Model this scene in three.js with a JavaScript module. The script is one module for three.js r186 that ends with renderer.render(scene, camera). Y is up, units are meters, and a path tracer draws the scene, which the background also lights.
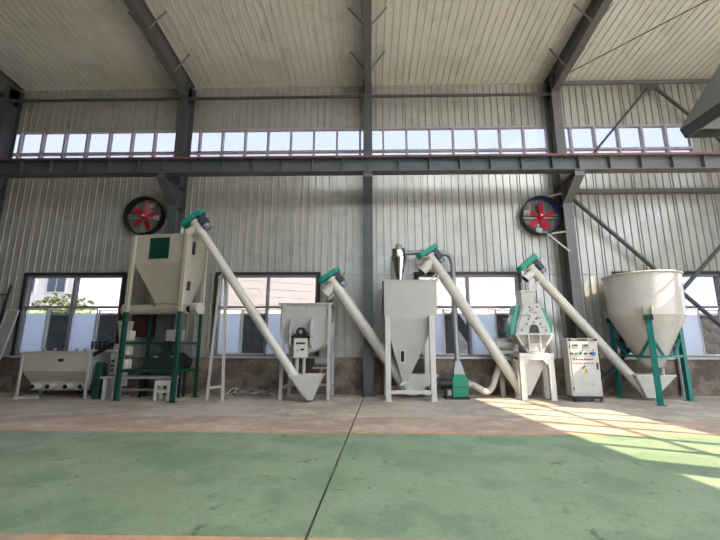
import * as THREE from 'three';
import { mergeGeometries } from 'three/addons/utils/BufferGeometryUtils.js';
import { RoundedBoxGeometry } from 'three/addons/geometries/RoundedBoxGeometry.js';

// ---------------------------------------------------------------- camera, sky, sun, exposure
const scene = new THREE.Scene();
const camera = new THREE.PerspectiveCamera(2 * Math.atan(270 / 380) * 180 / Math.PI, 720 / 540, 0.05, 400);
camera.position.set(0, 1.444, 0);
camera.rotation.order = 'YXZ';
camera.rotation.set(0.191, 0.023, 0.002);

const renderer = new THREE.WebGLRenderer({ antialias: true });
renderer.toneMapping = THREE.LinearToneMapping;
renderer.toneMappingExposure = 2.65;
renderer.shadowMap.enabled = true;

const SKY = { horizon: [2.3, 2.4, 2.5], zenith: [1.25, 1.6, 2.3], ground: [0.5, 0.48, 0.44] };
{
  const w = 128, h = 64, d = new Float32Array(w * h * 4);
  for (let j = 0; j < h; j++) for (let i = 0; i < w; i++) {
    const el = ((j + 0.5) / h - 0.5) * Math.PI;
    const t = Math.pow(Math.max(0, Math.sin(el)), 0.6);
    for (let c = 0; c < 3; c++) d[(j * w + i) * 4 + c] = el < 0 ? SKY.ground[c] : SKY.horizon[c] * (1 - t) + SKY.zenith[c] * t;
    d[(j * w + i) * 4 + 3] = 1;
  }
  const sky = new THREE.DataTexture(d, w, h, THREE.RGBAFormat, THREE.FloatType);
  sky.mapping = THREE.EquirectangularReflectionMapping; sky.magFilter = THREE.LinearFilter; sky.minFilter = THREE.LinearFilter; sky.needsUpdate = true;
  scene.background = sky;
}
const sun = new THREE.DirectionalLight(new THREE.Color().setRGB(1.0, 0.82, 0.59), 8.0);
sun.position.set(45, 0.816 * 45, 0.43 * 45); sun.target.position.set(0, 0, 0);
sun.castShadow = true; sun.shadow.radius = 0.6; sun.shadow.mapSize.set(4096, 4096);
Object.assign(sun.shadow.camera, { left: -40, right: 40, top: 40, bottom: -40, near: 1, far: 160 });
scene.add(sun, sun.target);

// ---------------------------------------------------------------- seeded noise and textures
let seed = 12345;
const rnd = () => { seed = (seed * 1664525 + 1013904223) >>> 0; return seed / 4294967296; };
const rr = (a, b) => a + (b - a) * rnd();
function grid(n) { const g = new Float32Array(n * n); for (let i = 0; i < n * n; i++) g[i] = rnd(); return g; }
function noiseField(size, cells, octaves, aspect = 1) {            // tileable value noise, 0..1
  const out = new Float32Array(size * size); let amp = 1, tot = 0, c = cells;
  for (let o = 0; o < octaves; o++) {
    const cx = Math.max(1, Math.round(c * aspect)), cy = c, g = new Float32Array(cx * cy).map(() => rnd());
    for (let y = 0; y < size; y++) {
      const fy = y / size * cy, y0 = Math.floor(fy), ty = fy - y0, sy = ty * ty * (3 - 2 * ty), ya = (y0 % cy) * cx, yb = ((y0 + 1) % cy) * cx;
      for (let x = 0; x < size; x++) {
        const fx = x / size * cx, x0 = Math.floor(fx), tx = fx - x0, sx = tx * tx * (3 - 2 * tx), xa = x0 % cx, xb = (x0 + 1) % cx;
        const a = g[ya + xa] + (g[ya + xb] - g[ya + xa]) * sx, b = g[yb + xa] + (g[yb + xb] - g[yb + xa]) * sx;
        out[y * size + x] += amp * (a + (b - a) * sy);
      }
    }
    tot += amp; amp *= 0.55; c *= 2; if (c > size / 2) c = size / 2;
  }
  for (let i = 0; i < out.length; i++) out[i] /= tot;
  return out;
}
function texture(size, fn, srgb, metres) {
  const d = new Uint8Array(size * size * 4);
  for (let i = 0; i < size * size; i++) { const v = fn(i, i % size, Math.floor(i / size)); for (let c = 0; c < 3; c++) d[i * 4 + c] = Math.max(0, Math.min(255, v[c])); d[i * 4 + 3] = 255; }
  const t = new THREE.DataTexture(d, size, size, THREE.RGBAFormat);
  t.wrapS = t.wrapT = THREE.RepeatWrapping; t.magFilter = THREE.LinearFilter; t.minFilter = THREE.LinearMipmapLinearFilter; t.generateMipmaps = true;
  if (srgb) t.colorSpace = THREE.SRGBColorSpace;
  t.repeat.set(1 / metres, 1 / metres); t.needsUpdate = true; return t;
}
const N = 512;
const nA = noiseField(N, 4, 6), nB = noiseField(N, 32, 4), nC = noiseField(N, 3, 3, 24), nD = noiseField(N, 7, 5), nE = noiseField(N, 128, 2);
const mul = (rgb, k) => rgb.map((v) => v * k);
const mix3 = (a, b, t) => a.map((v, i) => v + (b[i] - v) * t);
const sm = (a, b, v) => { const t = Math.max(0, Math.min(1, (v - a) / (b - a))); return t * t * (3 - 2 * t); };
const tConcrete = texture(N, (i) => { let c = mix3([186, 175, 160], [166, 155, 141], sm(0.42, 0.62, nA[i])); c = mix3(c, [212, 201, 186], 0.5 * sm(0.55, 0.7, nD[i])); return mul(c, 0.9 + 0.2 * nB[i] - 0.25 * sm(0.78, 0.9, nE[i])); }, true, 4.3);
const tGreen = texture(N, (i) => { let c = mix3([133, 152, 122], [118, 140, 112], sm(0.4, 0.62, nD[i])); c = mix3(c, [146, 163, 137], 0.4 * sm(0.56, 0.7, nA[i])); const spot = sm(0.7, 0.8, nB[i]) * sm(0.5, 0.62, nA[i]); c = mix3(c, [80, 95, 76], 0.75 * spot); return mul(c, 0.94 + 0.12 * nE[i]); }, true, 3.1);
const tOrange = texture(N, (i) => { let c = mix3([204, 158, 122], [188, 146, 116], sm(0.42, 0.62, nD[i])); c = mix3(c, [170, 158, 142], 0.6 * sm(0.55, 0.7, nA[i])); return mul(c, 0.9 + 0.2 * nB[i]); }, true, 2.7);
const tWorn = texture(N, (i) => { let c = mix3([186, 163, 143], [168, 149, 133], sm(0.42, 0.62, nA[i])); c = mix3(c, [206, 194, 178], 0.6 * sm(0.5, 0.64, nD[i])); return mul(c, 0.9 + 0.2 * nB[i] - 0.2 * sm(0.78, 0.9, nE[i])); }, true, 3.3);
const tFloorBump = texture(N, (i) => { const v = 255 * (0.35 * nB[i] + 0.65 * nE[i]); return [v, v, v]; }, false, 1.3);
const tFloorRough = texture(N, (i) => { const v = 255 * (0.42 + 0.45 * nD[i]); return [v, v, v]; }, false, 3.7);
const tPaint = texture(N, (i) => mul([255, 254, 250], 0.9 + 0.09 * nA[i] - 0.14 * sm(0.66, 0.8, nB[i]) * sm(0.5, 0.65, nD[i])), true, 1.7);
const tClad = texture(N, (i) => mul([253, 255, 252], 0.88 + 0.1 * nC[i] - 0.06 * sm(0.55, 0.7, nA[i])), true, 2.9);
const tCladBump = texture(N, (i) => { const v = 255 * (0.6 * nC[i] + 0.4 * nA[i]); return [v, v, v]; }, false, 2.9);
const tSteel = texture(N, (i) => mul([255, 255, 255], 0.82 + 0.17 * nA[i]), true, 1.9);
const tPlinth = texture(N, (i) => { let c = mix3([128, 114, 102], [98, 87, 78], sm(0.4, 0.62, nD[i])); c = mix3(c, [150, 138, 125], 0.4 * sm(0.56, 0.68, nA[i])); return mul(c, 0.84 + 0.3 * nB[i]); }, true, 2.3);
const tFence = texture(N, (i, x, y) => { const row = Math.floor(y / 16), bx = (x + (row % 2) * 20) % 40, joint = (y % 16) < 2 || bx < 2; const k = 0.7 + 0.5 * nB[i] + 0.3 * (((row * 37 + Math.floor((x + (row % 2) * 20) / 40) * 71) % 17) / 17 - 0.5); return joint ? mul([150, 144, 136], 0.8 + 0.3 * nB[i]) : mul([120, 121, 122], k); }, true, 2.4);
const tBrush = texture(N, (i) => { const v = 255 * (0.25 + 0.3 * nC[i]); return [v, v, v]; }, false, 0.8);

const P = (o) => new THREE.MeshStandardMaterial(o);
const M = {
  concrete: P({ map: tConcrete, bumpMap: tFloorBump, bumpScale: 0.004, roughnessMap: tFloorRough, roughness: 0.8 }),
  green: P({ map: tGreen, bumpMap: tFloorBump, bumpScale: 0.003, roughnessMap: tFloorRough, roughness: 0.85 }),
  orange: P({ map: tOrange, bumpMap: tFloorBump, bumpScale: 0.003, roughnessMap: tFloorRough, roughness: 1.0 }),
  worn: P({ map: tWorn, bumpMap: tFloorBump, bumpScale: 0.004, roughnessMap: tFloorRough, roughness: 0.85 }),
  joint: P({ color: '#2b2a28', roughness: 1 }),
  yard: P({ color: '#c4bfb4', roughness: 1 }),
  clad: P({ map: tClad, color: '#c5c5c2', bumpMap: tCladBump, bumpScale: 0.008, roughness: 0.26, metalness: 0.3 }),
  roof: P({ map: tClad, color: '#efede8', bumpMap: tCladBump, bumpScale: 0.006, roughness: 0.28, metalness: 0.1 }),
  backing: P({ color: '#8f9492', roughness: 0.8 }),
  plinth: P({ map: tPlinth, bumpMap: tFloorBump, bumpScale: 0.01, roughness: 1 }),
  steel: P({ map: tSteel, color: '#545a5f', roughness: 0.5 }),
  steelGrey: P({ map: tSteel, color: '#6b6c6d', roughness: 0.5 }),
  darkSteel: P({ map: tSteel, color: '#46494c', roughness: 0.5 }),
  rail: P({ color: '#96352c', roughness: 0.6 }),
  trimDark: P({ color: '#24262a', roughness: 0.5 }),
  alu: P({ color: '#b4b7b8', roughness: 0.45, metalness: 0.3 }),
  frameGrey: P({ color: '#76737b', roughness: 0.45 }),
  aluDark: P({ color: '#a09ca8', roughness: 0.45 }),
  beige: P({ map: tPaint, color: '#b8b4a7', roughness: 0.38 }),
  tankCream: P({ map: tPaint, color: '#c3c3c1', roughness: 0.24 }),
  tubeWhite: P({ map: tPaint, color: '#d0d0cd', roughness: 0.28 }),
  cream: P({ map: tPaint, color: '#bcbbb7', roughness: 0.36 }),
  white: P({ map: tPaint, color: '#b4b6b7', roughness: 0.34 }),
  brightWhite: P({ map: tPaint, color: '#d4d2cd', roughness: 0.4 }),
  grey: P({ map: tPaint, color: '#9c9f9e', roughness: 0.4 }),
  legGreen: P({ map: tPaint, color: '#0a4237', roughness: 0.42 }),
  panelGreen: P({ map: tPaint, color: '#0d3f38', roughness: 0.3 }),
  guard: P({ map: tPaint, color: '#139080', roughness: 0.35 }),
  teal: P({ map: tPaint, color: '#0d7672', roughness: 0.35 }),
  blowerGreen: P({ map: tPaint, color: '#0f8a6c', roughness: 0.3 }),
  motor: P({ color: '#3d4654', roughness: 0.5, metalness: 0.2 }),
  motorCap: P({ color: '#8b9198', roughness: 0.4, metalness: 0.4 }),
  black: P({ color: '#17181a', roughness: 0.45 }),
  blackMatte: P({ color: '#1d1e20', roughness: 0.9 }),
  red: P({ color: '#b3223a', roughness: 0.4 }),
  blue: P({ color: '#1f3f87', roughness: 0.4 }),
  maroon: P({ color: '#4a1f26', roughness: 0.7 }),
  stainless: P({ color: '#b9bab8', roughness: 0.28, metalness: 1, roughnessMap: tBrush }),
  galv: P({ color: '#8f9496', roughness: 0.5, metalness: 0.7 }),
  hose: P({ color: '#b3aea6', roughness: 0.7 }),
  hood: P({ map: tSteel, color: '#5c6265', roughness: 0.28, metalness: 0.2 }),
  hoodIn: P({ color: '#8f8a78', roughness: 0.7 }),
  yellow: P({ color: '#d99a18', roughness: 0.5 }),
  knobGreen: P({ color: '#2c8f4a', roughness: 0.4 }),
  knobRed: P({ color: '#b02a20', roughness: 0.4 }),
  knobBlue: P({ color: '#1f5f8f', roughness: 0.4 }),
  belt: P({ color: '#16241f', roughness: 0.8 }),
  glass: new THREE.MeshPhysicalMaterial({ color: new THREE.Color().setRGB(0.445, 0.44, 0.46), transmission: 1, thickness: 0, roughness: 0.02, ior: 1.5 }),
  glassClear: new THREE.MeshPhysicalMaterial({ color: new THREE.Color().setRGB(0.9, 0.9, 0.9), transmission: 1, thickness: 0, roughness: 0.02, ior: 1.5 }),
  film: new THREE.MeshPhysicalMaterial({ color: new THREE.Color().setRGB(0.62, 0.65, 0.71), transmission: 0.85, thickness: 0, roughness: 0.75, ior: 1.5 }),
  rooflight: new THREE.MeshPhysicalMaterial({ color: new THREE.Color().setRGB(0.86, 0.88, 0.86), transmission: 0.75, thickness: 0, roughness: 1, ior: 1.45, side: THREE.DoubleSide }),
  shutter: P({ color: '#6d726e', roughness: 0.7 }),
  siding: P({ color: '#f3f3f0', roughness: 0.8 }),
  fence: P({ map: tFence, roughness: 1 }),
  render: P({ color: '#cfc8ba', roughness: 1 }),
  windowDark: P({ color: '#5a6a78', roughness: 0.2 }),
  leaf: P({ color: '#7f9350', roughness: 0.8, side: THREE.DoubleSide }),
  bark: P({ color: '#5d4c3c', roughness: 1 }),
};

// ---------------------------------------------------------------- geometry helpers (world coordinates)
const V = (x, y, z) => new THREE.Vector3(x, y, z);
function flat(g) {                                       // non-indexed, flat normals
  g = g.index ? g.toNonIndexed() : g; g.computeVertexNormals(); return g;
}
function cubeUV(g) {                                     // uv in metres from the dominant axis of the normal
  const p = g.attributes.position, n = g.attributes.normal, uv = new Float32Array(p.count * 2);
  for (let i = 0; i < p.count; i += 3) {
    let ax = 0, ay = 0, az = 0;
    for (let k = 0; k < 3; k++) { ax += Math.abs(n.getX(i + k)); ay += Math.abs(n.getY(i + k)); az += Math.abs(n.getZ(i + k)); }
    for (let k = 0; k < 3; k++) {
      const x = p.getX(i + k), y = p.getY(i + k), z = p.getZ(i + k);
      const [u, v] = ax >= ay && ax >= az ? [z, y] : ay >= az ? [x, z] : [x, y];
      uv[(i + k) * 2] = u; uv[(i + k) * 2 + 1] = v;
    }
  }
  g.setAttribute('uv', new THREE.BufferAttribute(uv, 2)); return g;
}
function clean(g) { const o = g.index ? g.toNonIndexed() : g; const r = new THREE.BufferGeometry(); r.setAttribute('position', o.attributes.position); if (!o.attributes.normal) o.computeVertexNormals(); r.setAttribute('normal', o.attributes.normal); return cubeUV(r); }
const box = (x0, x1, y0, y1, z0, z1) => new THREE.BoxGeometry(Math.abs(x1 - x0), Math.abs(y1 - y0), Math.abs(z1 - z0)).translate((x0 + x1) / 2, (y0 + y1) / 2, (z0 + z1) / 2);
const rbox = (x0, x1, y0, y1, z0, z1, r = 0.012) => new RoundedBoxGeometry(Math.abs(x1 - x0), Math.abs(y1 - y0), Math.abs(z1 - z0), 2, r).translate((x0 + x1) / 2, (y0 + y1) / 2, (z0 + z1) / 2);
function between(g, a, b, up = V(0, 0, 1)) {             // g is built along +y about the origin; lay it from a to b
  const y = b.clone().sub(a).normalize(); let x = up.clone(); x.addScaledVector(y, -x.dot(y));
  if (x.lengthSq() < 1e-6) x = V(1, 0, 0).addScaledVector(y, -y.x); x.normalize();
  const m = new THREE.Matrix4().makeBasis(y.clone().cross(x), y, x);
  m.setPosition(a.clone().add(b).multiplyScalar(0.5)); return g.applyMatrix4(m);
}
const bar = (a, b, w, d = w, up) => between(new THREE.BoxGeometry(w, a.distanceTo(b), d), a, b, up);   // d lies along up
const tube = (a, b, r, r2 = r, s = 20) => between(new THREE.CylinderGeometry(r2, r, a.distanceTo(b), s), a, b);   // r at a, r2 at b
function pipe(pts, r, seg = 40, s = 12) { return new THREE.TubeGeometry(new THREE.CatmullRomCurve3(pts), seg, r, s); }
const lathe = (pts, x, z, s = 40) => new THREE.LatheGeometry(pts.map(([r, y]) => new THREE.Vector2(r, y)), s).translate(x, 0, z);
function hull8(bot, top) {                               // bot, top: four points each, counter-clockwise from above
  const q = [], f = (a, b, c, d) => q.push(a, b, c, a, c, d);
  for (let i = 0; i < 4; i++) { const j = (i + 1) % 4; f(bot[i], bot[j], top[j], top[i]); }
  f(top[0], top[1], top[2], top[3]); f(bot[3], bot[2], bot[1], bot[0]);
  const g = new THREE.BufferGeometry(); g.setAttribute('position', new THREE.BufferAttribute(new Float32Array(q.flatMap((p) => [p.x, p.y, p.z])), 3)); g.computeVertexNormals(); return g;
}
const rect = (x0, x1, z0, z1, y) => [V(x0, y, z1), V(x1, y, z1), V(x1, y, z0), V(x0, y, z0)];   // z1 is the near side
const frustum = (b, t) => hull8(rect(...b), rect(...t));
function prism(pts, z0, z1, bevel = 0) {                 // outline in x, y pushed through z0..z1
  const s = new THREE.Shape(pts.map(([x, y]) => new THREE.Vector2(x, y))); const d = Math.abs(z1 - z0);
  return new THREE.ExtrudeGeometry(s, { depth: d - 2 * bevel, bevelEnabled: bevel > 0, bevelSize: bevel, bevelThickness: bevel, bevelSegments: 1, curveSegments: 16 }).translate(0, 0, Math.min(z0, z1) + bevel);
}
function prismX(pts, x0, x1) {                           // outline in z, y pushed through x0..x1
  return prism(pts.map(([z, y]) => [-z, y]), x0, x1).rotateY(Math.PI / 2);
}

// ---------------------------------------------------------------- scene bookkeeping
const used = {};
function numbered(n) { if (!(n in used)) { used[n] = 0; return n; } used[n]++; return n + '_' + String(used[n]).padStart(3, '0'); }
function thing(name, label, category, base = [0, 0, 0], opt = {}) {
  const g = new THREE.Group(); g.name = numbered(name); g.position.set(...base); g.rotation.y = opt.turn || 0;
  g.userData = { label, category }; if (opt.group) g.userData.group = opt.group; if (opt.kind) g.userData.kind = opt.kind;
  g.userData.base = undefined; delete g.userData.base; g._base = base; scene.add(g); return g;
}
function setting(name, label, category, base = [0, 0, 0]) { const g = new THREE.Group(); g.name = name; g.userData = { label, category, kind: 'structure' }; g.position.set(...base); g._base = base; scene.add(g); return g; }
function mesh(name, geos, mat) {
  const list = (Array.isArray(geos) ? geos : [geos]).map(clean);
  const m = new THREE.Mesh(list.length > 1 ? mergeGeometries(list) : list[0], mat); m.name = name; m.castShadow = m.receiveShadow = true; return m;
}
// part(): geometry is given in world coordinates (or, with local = true, in the axes of its thing)
function each(parent, name, geos, mat, label, local) { return geos.map((q) => part(parent, name, q, mat, label, local)); }
function part(parent, name, geos, mat, label, local = false) {
  const m = mesh(name, geos, mat);
  if (!local && !parent.isMesh) m.geometry.translate(-parent._base[0], -parent._base[1], -parent._base[2]);
  if (parent.isMesh) { const b = parent._origin || [0, 0, 0]; if (!local) m.geometry.translate(-b[0], -b[1], -b[2]); }
  m._origin = parent._base || parent._origin; if (label) m.userData.label = label;
  parent.add(m); return m;
}

// ================================================================ THE BUILDING
const W = -11.52, EAVE = 10.05, RIDGE = -2.26, FRONT = 7.0, XL = -32, XR = 12, XE = 14.4;       // the right gable stands slightly askew, so roof and floor run on to XE
const ceilY = (z) => z < RIDGE ? EAVE + 0.1 * (z - W) : EAVE + 0.1 * (FRONT - z);
const SKYLIGHTS = [-2, 0, 2, 3, 4, 5, 6, 7, 8, 9];
const colX = (i) => -0.015 + 6 * i;

// ---- floor: slabs in three paints, parted by a groove
const floor = setting('floor', 'large workshop floor of tan concrete with green and orange painted lanes', 'floor');
{
  const sx = (z) => -0.165 - 0.0437 * (z + 10.35) , gap = 0.011;      // the saw-cut joint runs slightly askew
  const lanes = [['concrete_slab', W - 0.2, -8.0, M.concrete], ['worn_orange_slab', -8.0, -6.62, M.worn], ['green_slab', -6.62, -3.2, M.green], ['orange_slab', -3.2, 0.6, M.orange], ['concrete_slab', 0.6, FRONT + 0.2, M.concrete]];
  const quad = (a, b, c, d) => hull8([a, b, c, d].map((p) => p.clone().setY(-0.12)), [a, b, c, d]);
  for (const [n, z0, z1, m] of lanes) {
    part(floor, n, quad(V(XL, 0, z1), V(sx(z1) - gap, 0, z1), V(sx(z0) - gap, 0, z0), V(XL, 0, z0)), m);
    part(floor, n, quad(V(sx(z1) + gap, 0, z1), V(XE, 0, z1), V(XE, 0, z0), V(sx(z0) + gap, 0, z0)), m);
  }
  part(floor, 'edge_line', [box(XL, -0.35, -0.004, 0.0012, -6.74, -6.61), box(-0.29, XR, -0.004, 0.0012, -6.74, -6.61)], M.orange, 'narrow worn orange line along the green lane');
  part(floor, 'joint_bed', box(XL, XE, -0.3, -0.05, W - 0.2, FRONT + 0.2), M.joint);
}
const yard = new THREE.Group();
{
  const y = setting('ground', 'pale concrete yard outside the hall', 'ground');
  part(y, 'yard_slab', [box(-90, 90, -0.5, -0.06, FRONT + 0.2, 90), box(-90, 90, -0.5, -0.06, -90, W - 0.2), box(-90, XL, -0.5, -0.06, W - 0.2, FRONT + 0.2), box(XE, 90, -0.5, -0.06, W - 0.2, FRONT + 0.2)], M.yard);
}
// ---- ribbed sheets. o: corner, u: along the width, v: along the length, n: towards the room
function sheet(o, u, v, n, width, length, ribs, h, hw, groove) {
  const pr = [[0, 0]];
  for (const x of ribs) if (x > 0.045 && x < width - 0.03) pr.push([x - hw - 0.014, 0], [x - hw - 0.012, -groove], [x - hw, -groove], [x - hw * 0.7, h], [x + hw * 0.7, h], [x + hw, 0]);
  pr.push([width, 0]);
  const q = [], at = ([a, b], c) => o.clone().addScaledVector(u, a).addScaledVector(n, b).addScaledVector(v, c), flip = u.clone().cross(v).dot(n) < 0;
  for (let i = 0; i + 1 < pr.length; i++) { const a = at(pr[i], 0), b = at(pr[i + 1], 0), c = at(pr[i + 1], length), d = at(pr[i], length); if (flip) q.push(a, c, b, a, d, c); else q.push(a, b, c, a, c, d); }
  const g = new THREE.BufferGeometry(); g.setAttribute('position', new THREE.BufferAttribute(new Float32Array(q.flatMap((p) => [p.x, p.y, p.z])), 3)); g.computeVertexNormals(); return g;
}
// ---- back wall
const windows = [-9.14, -3.1, 3.01, 9.0].map((c) => [c - 1.56, c + 1.56]);
const WY0 = 1.04, WY1 = 3.53, CY0 = 7.2, CY1 = 8.48, CL_END = 10.5;
const wallBack = setting('wall_back', 'ribbed pale metal rear wall on a low rendered plinth', 'wall');
{
  const mod = 1.2, offs = [0.05, 0.273, 0.496, 0.719, 0.942, 1.165];
  const run = (x0, x1, y0, y1, nudge) => {
    for (let k = Math.floor(x0 / mod); k * mod < x1; k++) {
      const a = Math.max(x0, k * mod), b = Math.min(x1, (k + 1) * mod); if (b - a < 0.02) continue;
            part(wallBack, 'cladding_sheet', sheet(V(a, y0, W + nudge + (k % 2 ? 0.002 : 0)), V(1, 0, 0), V(0, 1, 0), V(0, 0, 1), b - a, y1 - y0, offs.map((f) => k * mod + f - a), 0.03, 0.012, 0.01), M.clad);
    }
  };
  let x = XL; const gaps = [];
  for (const [a, b] of windows) { gaps.push([x, a]); x = b; } gaps.push([x, XR]);
  for (const [a, b] of gaps) run(a, b, WY0 - 0.02, WY1 + 0.03, 0);
  run(XL, XR, WY1, CY0 + 0.05, 0.006);
  run(XL, XR, CY1, EAVE + 0.1, 0.004);
  run(CL_END, XR, CY0 + 0.05, CY1, 0.002);
  part(wallBack, 'plinth', rbox(XL, XR, -0.02, WY0 - 0.01, W - 0.2, W + 0.035, 0.01), M.plinth, 'low stained grey-brown rendered plinth');
  part(wallBack, 'seam_flashing', box(XL, XR, WY1 - 0.008, WY1 + 0.012, W, W + 0.03), M.clad);
  const B = [box(XL, XR, WY1, CY0, W - 0.18, W - 0.03), box(XL, XR, CY1, EAVE + 0.5, W - 0.18, W - 0.03), box(CL_END, XR, CY0, CY1, W - 0.18, W - 0.03), box(XL, -13.5, CY0, CY1, W - 0.18, W - 0.03)];
  for (const [a, b] of gaps) B.push(box(a, b, WY0, WY1, W - 0.18, W - 0.03));
  part(wallBack, 'outer_panel', B, M.backing);
}
// ---- ceiling: ribbed lining with translucent roof-light sheets further up the slope
const ceiling = setting('ceiling', 'pale ribbed metal roof lining sloping up from the rear wall', 'ceiling');
{
  const mod = 1.32, offs = [0.05, 0.27, 0.49, 0.71, 0.93, 1.15], sl = Math.hypot(1, 0.1), ZS = -6.4, ZE = 2.4, deck = [];
  const slab = (a, b, z0, z1) => hull8([V(a, ceilY(z1) + 0.02, z1), V(b, ceilY(z1) + 0.02, z1), V(b, ceilY(z0) + 0.02, z0), V(a, ceilY(z0) + 0.02, z0)], [V(a, ceilY(z1) + 0.2, z1), V(b, ceilY(z1) + 0.2, z1), V(b, ceilY(z0) + 0.2, z0), V(a, ceilY(z0) + 0.2, z0)]);
  for (let k = Math.floor(XL / mod); k * mod < XE; k++) {
    const a = Math.max(XL, k * mod), b = Math.min(XE, (k + 1) * mod), ribs = offs.map((f) => k * mod + f - a), light = SKYLIGHTS.includes(k), d = k % 2 ? 0.003 : 0;
    const rear = (z0, z1, name, m) => part(ceiling, name, sheet(V(a, ceilY(z0) - d, z0), V(1, 0, 0), V(0, 0.1 / sl, 1 / sl), V(0, -1, 0), b - a, (z1 - z0) * sl, ribs, 0.016, 0.012, 0.012), m);
    const fore = (z0, z1, name, m) => part(ceiling, name, sheet(V(a, ceilY(z1) - d, z1), V(1, 0, 0), V(0, 0.1 / sl, -1 / sl), V(0, -1, 0), b - a, (z1 - z0) * sl, ribs, 0.016, 0.012, 0.012), m);
    if (light) { rear(W, ZS, 'roof_sheet', M.roof); rear(ZS, RIDGE, 'roof_light', M.rooflight); fore(RIDGE, ZE, 'roof_light', M.rooflight); fore(ZE, FRONT, 'roof_sheet', M.roof); deck.push(slab(a, b, W - 0.2, ZS), slab(a, b, ZE, FRONT + 0.2)); }
    else { rear(W, RIDGE, 'roof_sheet', M.roof); fore(RIDGE, FRONT, 'roof_sheet', M.roof); deck.push(slab(a, b, W - 0.2, RIDGE), slab(a, b, RIDGE, FRONT + 0.2)); }
  }
  part(ceiling, 'roof_deck', deck, M.backing);
}
// ---- right gable wall with the windows that let the sun in, left gable, front wall with open doorways
const GY0 = 5.74, GY1 = 7.95, SKEW = 0.115, PIV = [XR, 0, -9.5], gableWin = [[-9.3, -1.05], [-0.6, 4.2]], lowWin = [-11.3, -10.75, 0.9, 3.4];
{
  const w = setting('wall_right', 'right gable wall with a high window strip', 'wall', PIV); w.rotation.y = SKEW;
  const x0 = XR, x1 = XR + 0.2, S = [];
  S.push(box(x0, x1, GY1, 11.3, W - 0.2, FRONT + 0.2));
  S.push(box(x0, x1, lowWin[3], GY0, W - 0.2, FRONT + 0.2), box(x0, x1, 0, lowWin[2], W - 0.2, -6.5), box(x0, x1, 0, lowWin[3], 6.5, FRONT + 0.2));
  S.push(box(x0, x1, lowWin[2], lowWin[3], W - 0.2, lowWin[0]), box(x0, x1, lowWin[2], lowWin[3], lowWin[1], -6.5));
  let z = W - 0.2; for (const [a, b] of gableWin) { S.push(box(x0, x1, GY0, GY1, z, a)); z = b; } S.push(box(x0, x1, GY0, GY1, z, FRONT + 0.2));
  S.push(box(x0, x1, GY0, 6.42, gableWin[0][0], -6.0));        // blanked lower lights nearest the rear wall
  part(w, 'panel_wall', S, M.backing);
  const l = setting('wall_left', 'plain left gable wall', 'wall'); part(l, 'panel_wall', box(XL - 0.2, XL, 0, 11.3, W - 0.2, FRONT + 0.2), M.backing);
  const f = setting('wall_front', 'front wall with wide open doorways', 'wall');
  const F = [box(XL, XE, 8.6, 10.4, FRONT, FRONT + 0.2), box(XL, XE, 6.4, 7.2, FRONT, FRONT + 0.2), box(XL, -2, 7.2, 8.6, FRONT, FRONT + 0.2), box(XL, 7, 0, 6.4, FRONT, FRONT + 0.2)];
  part(f, 'panel_wall', F, M.backing);
}
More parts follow.
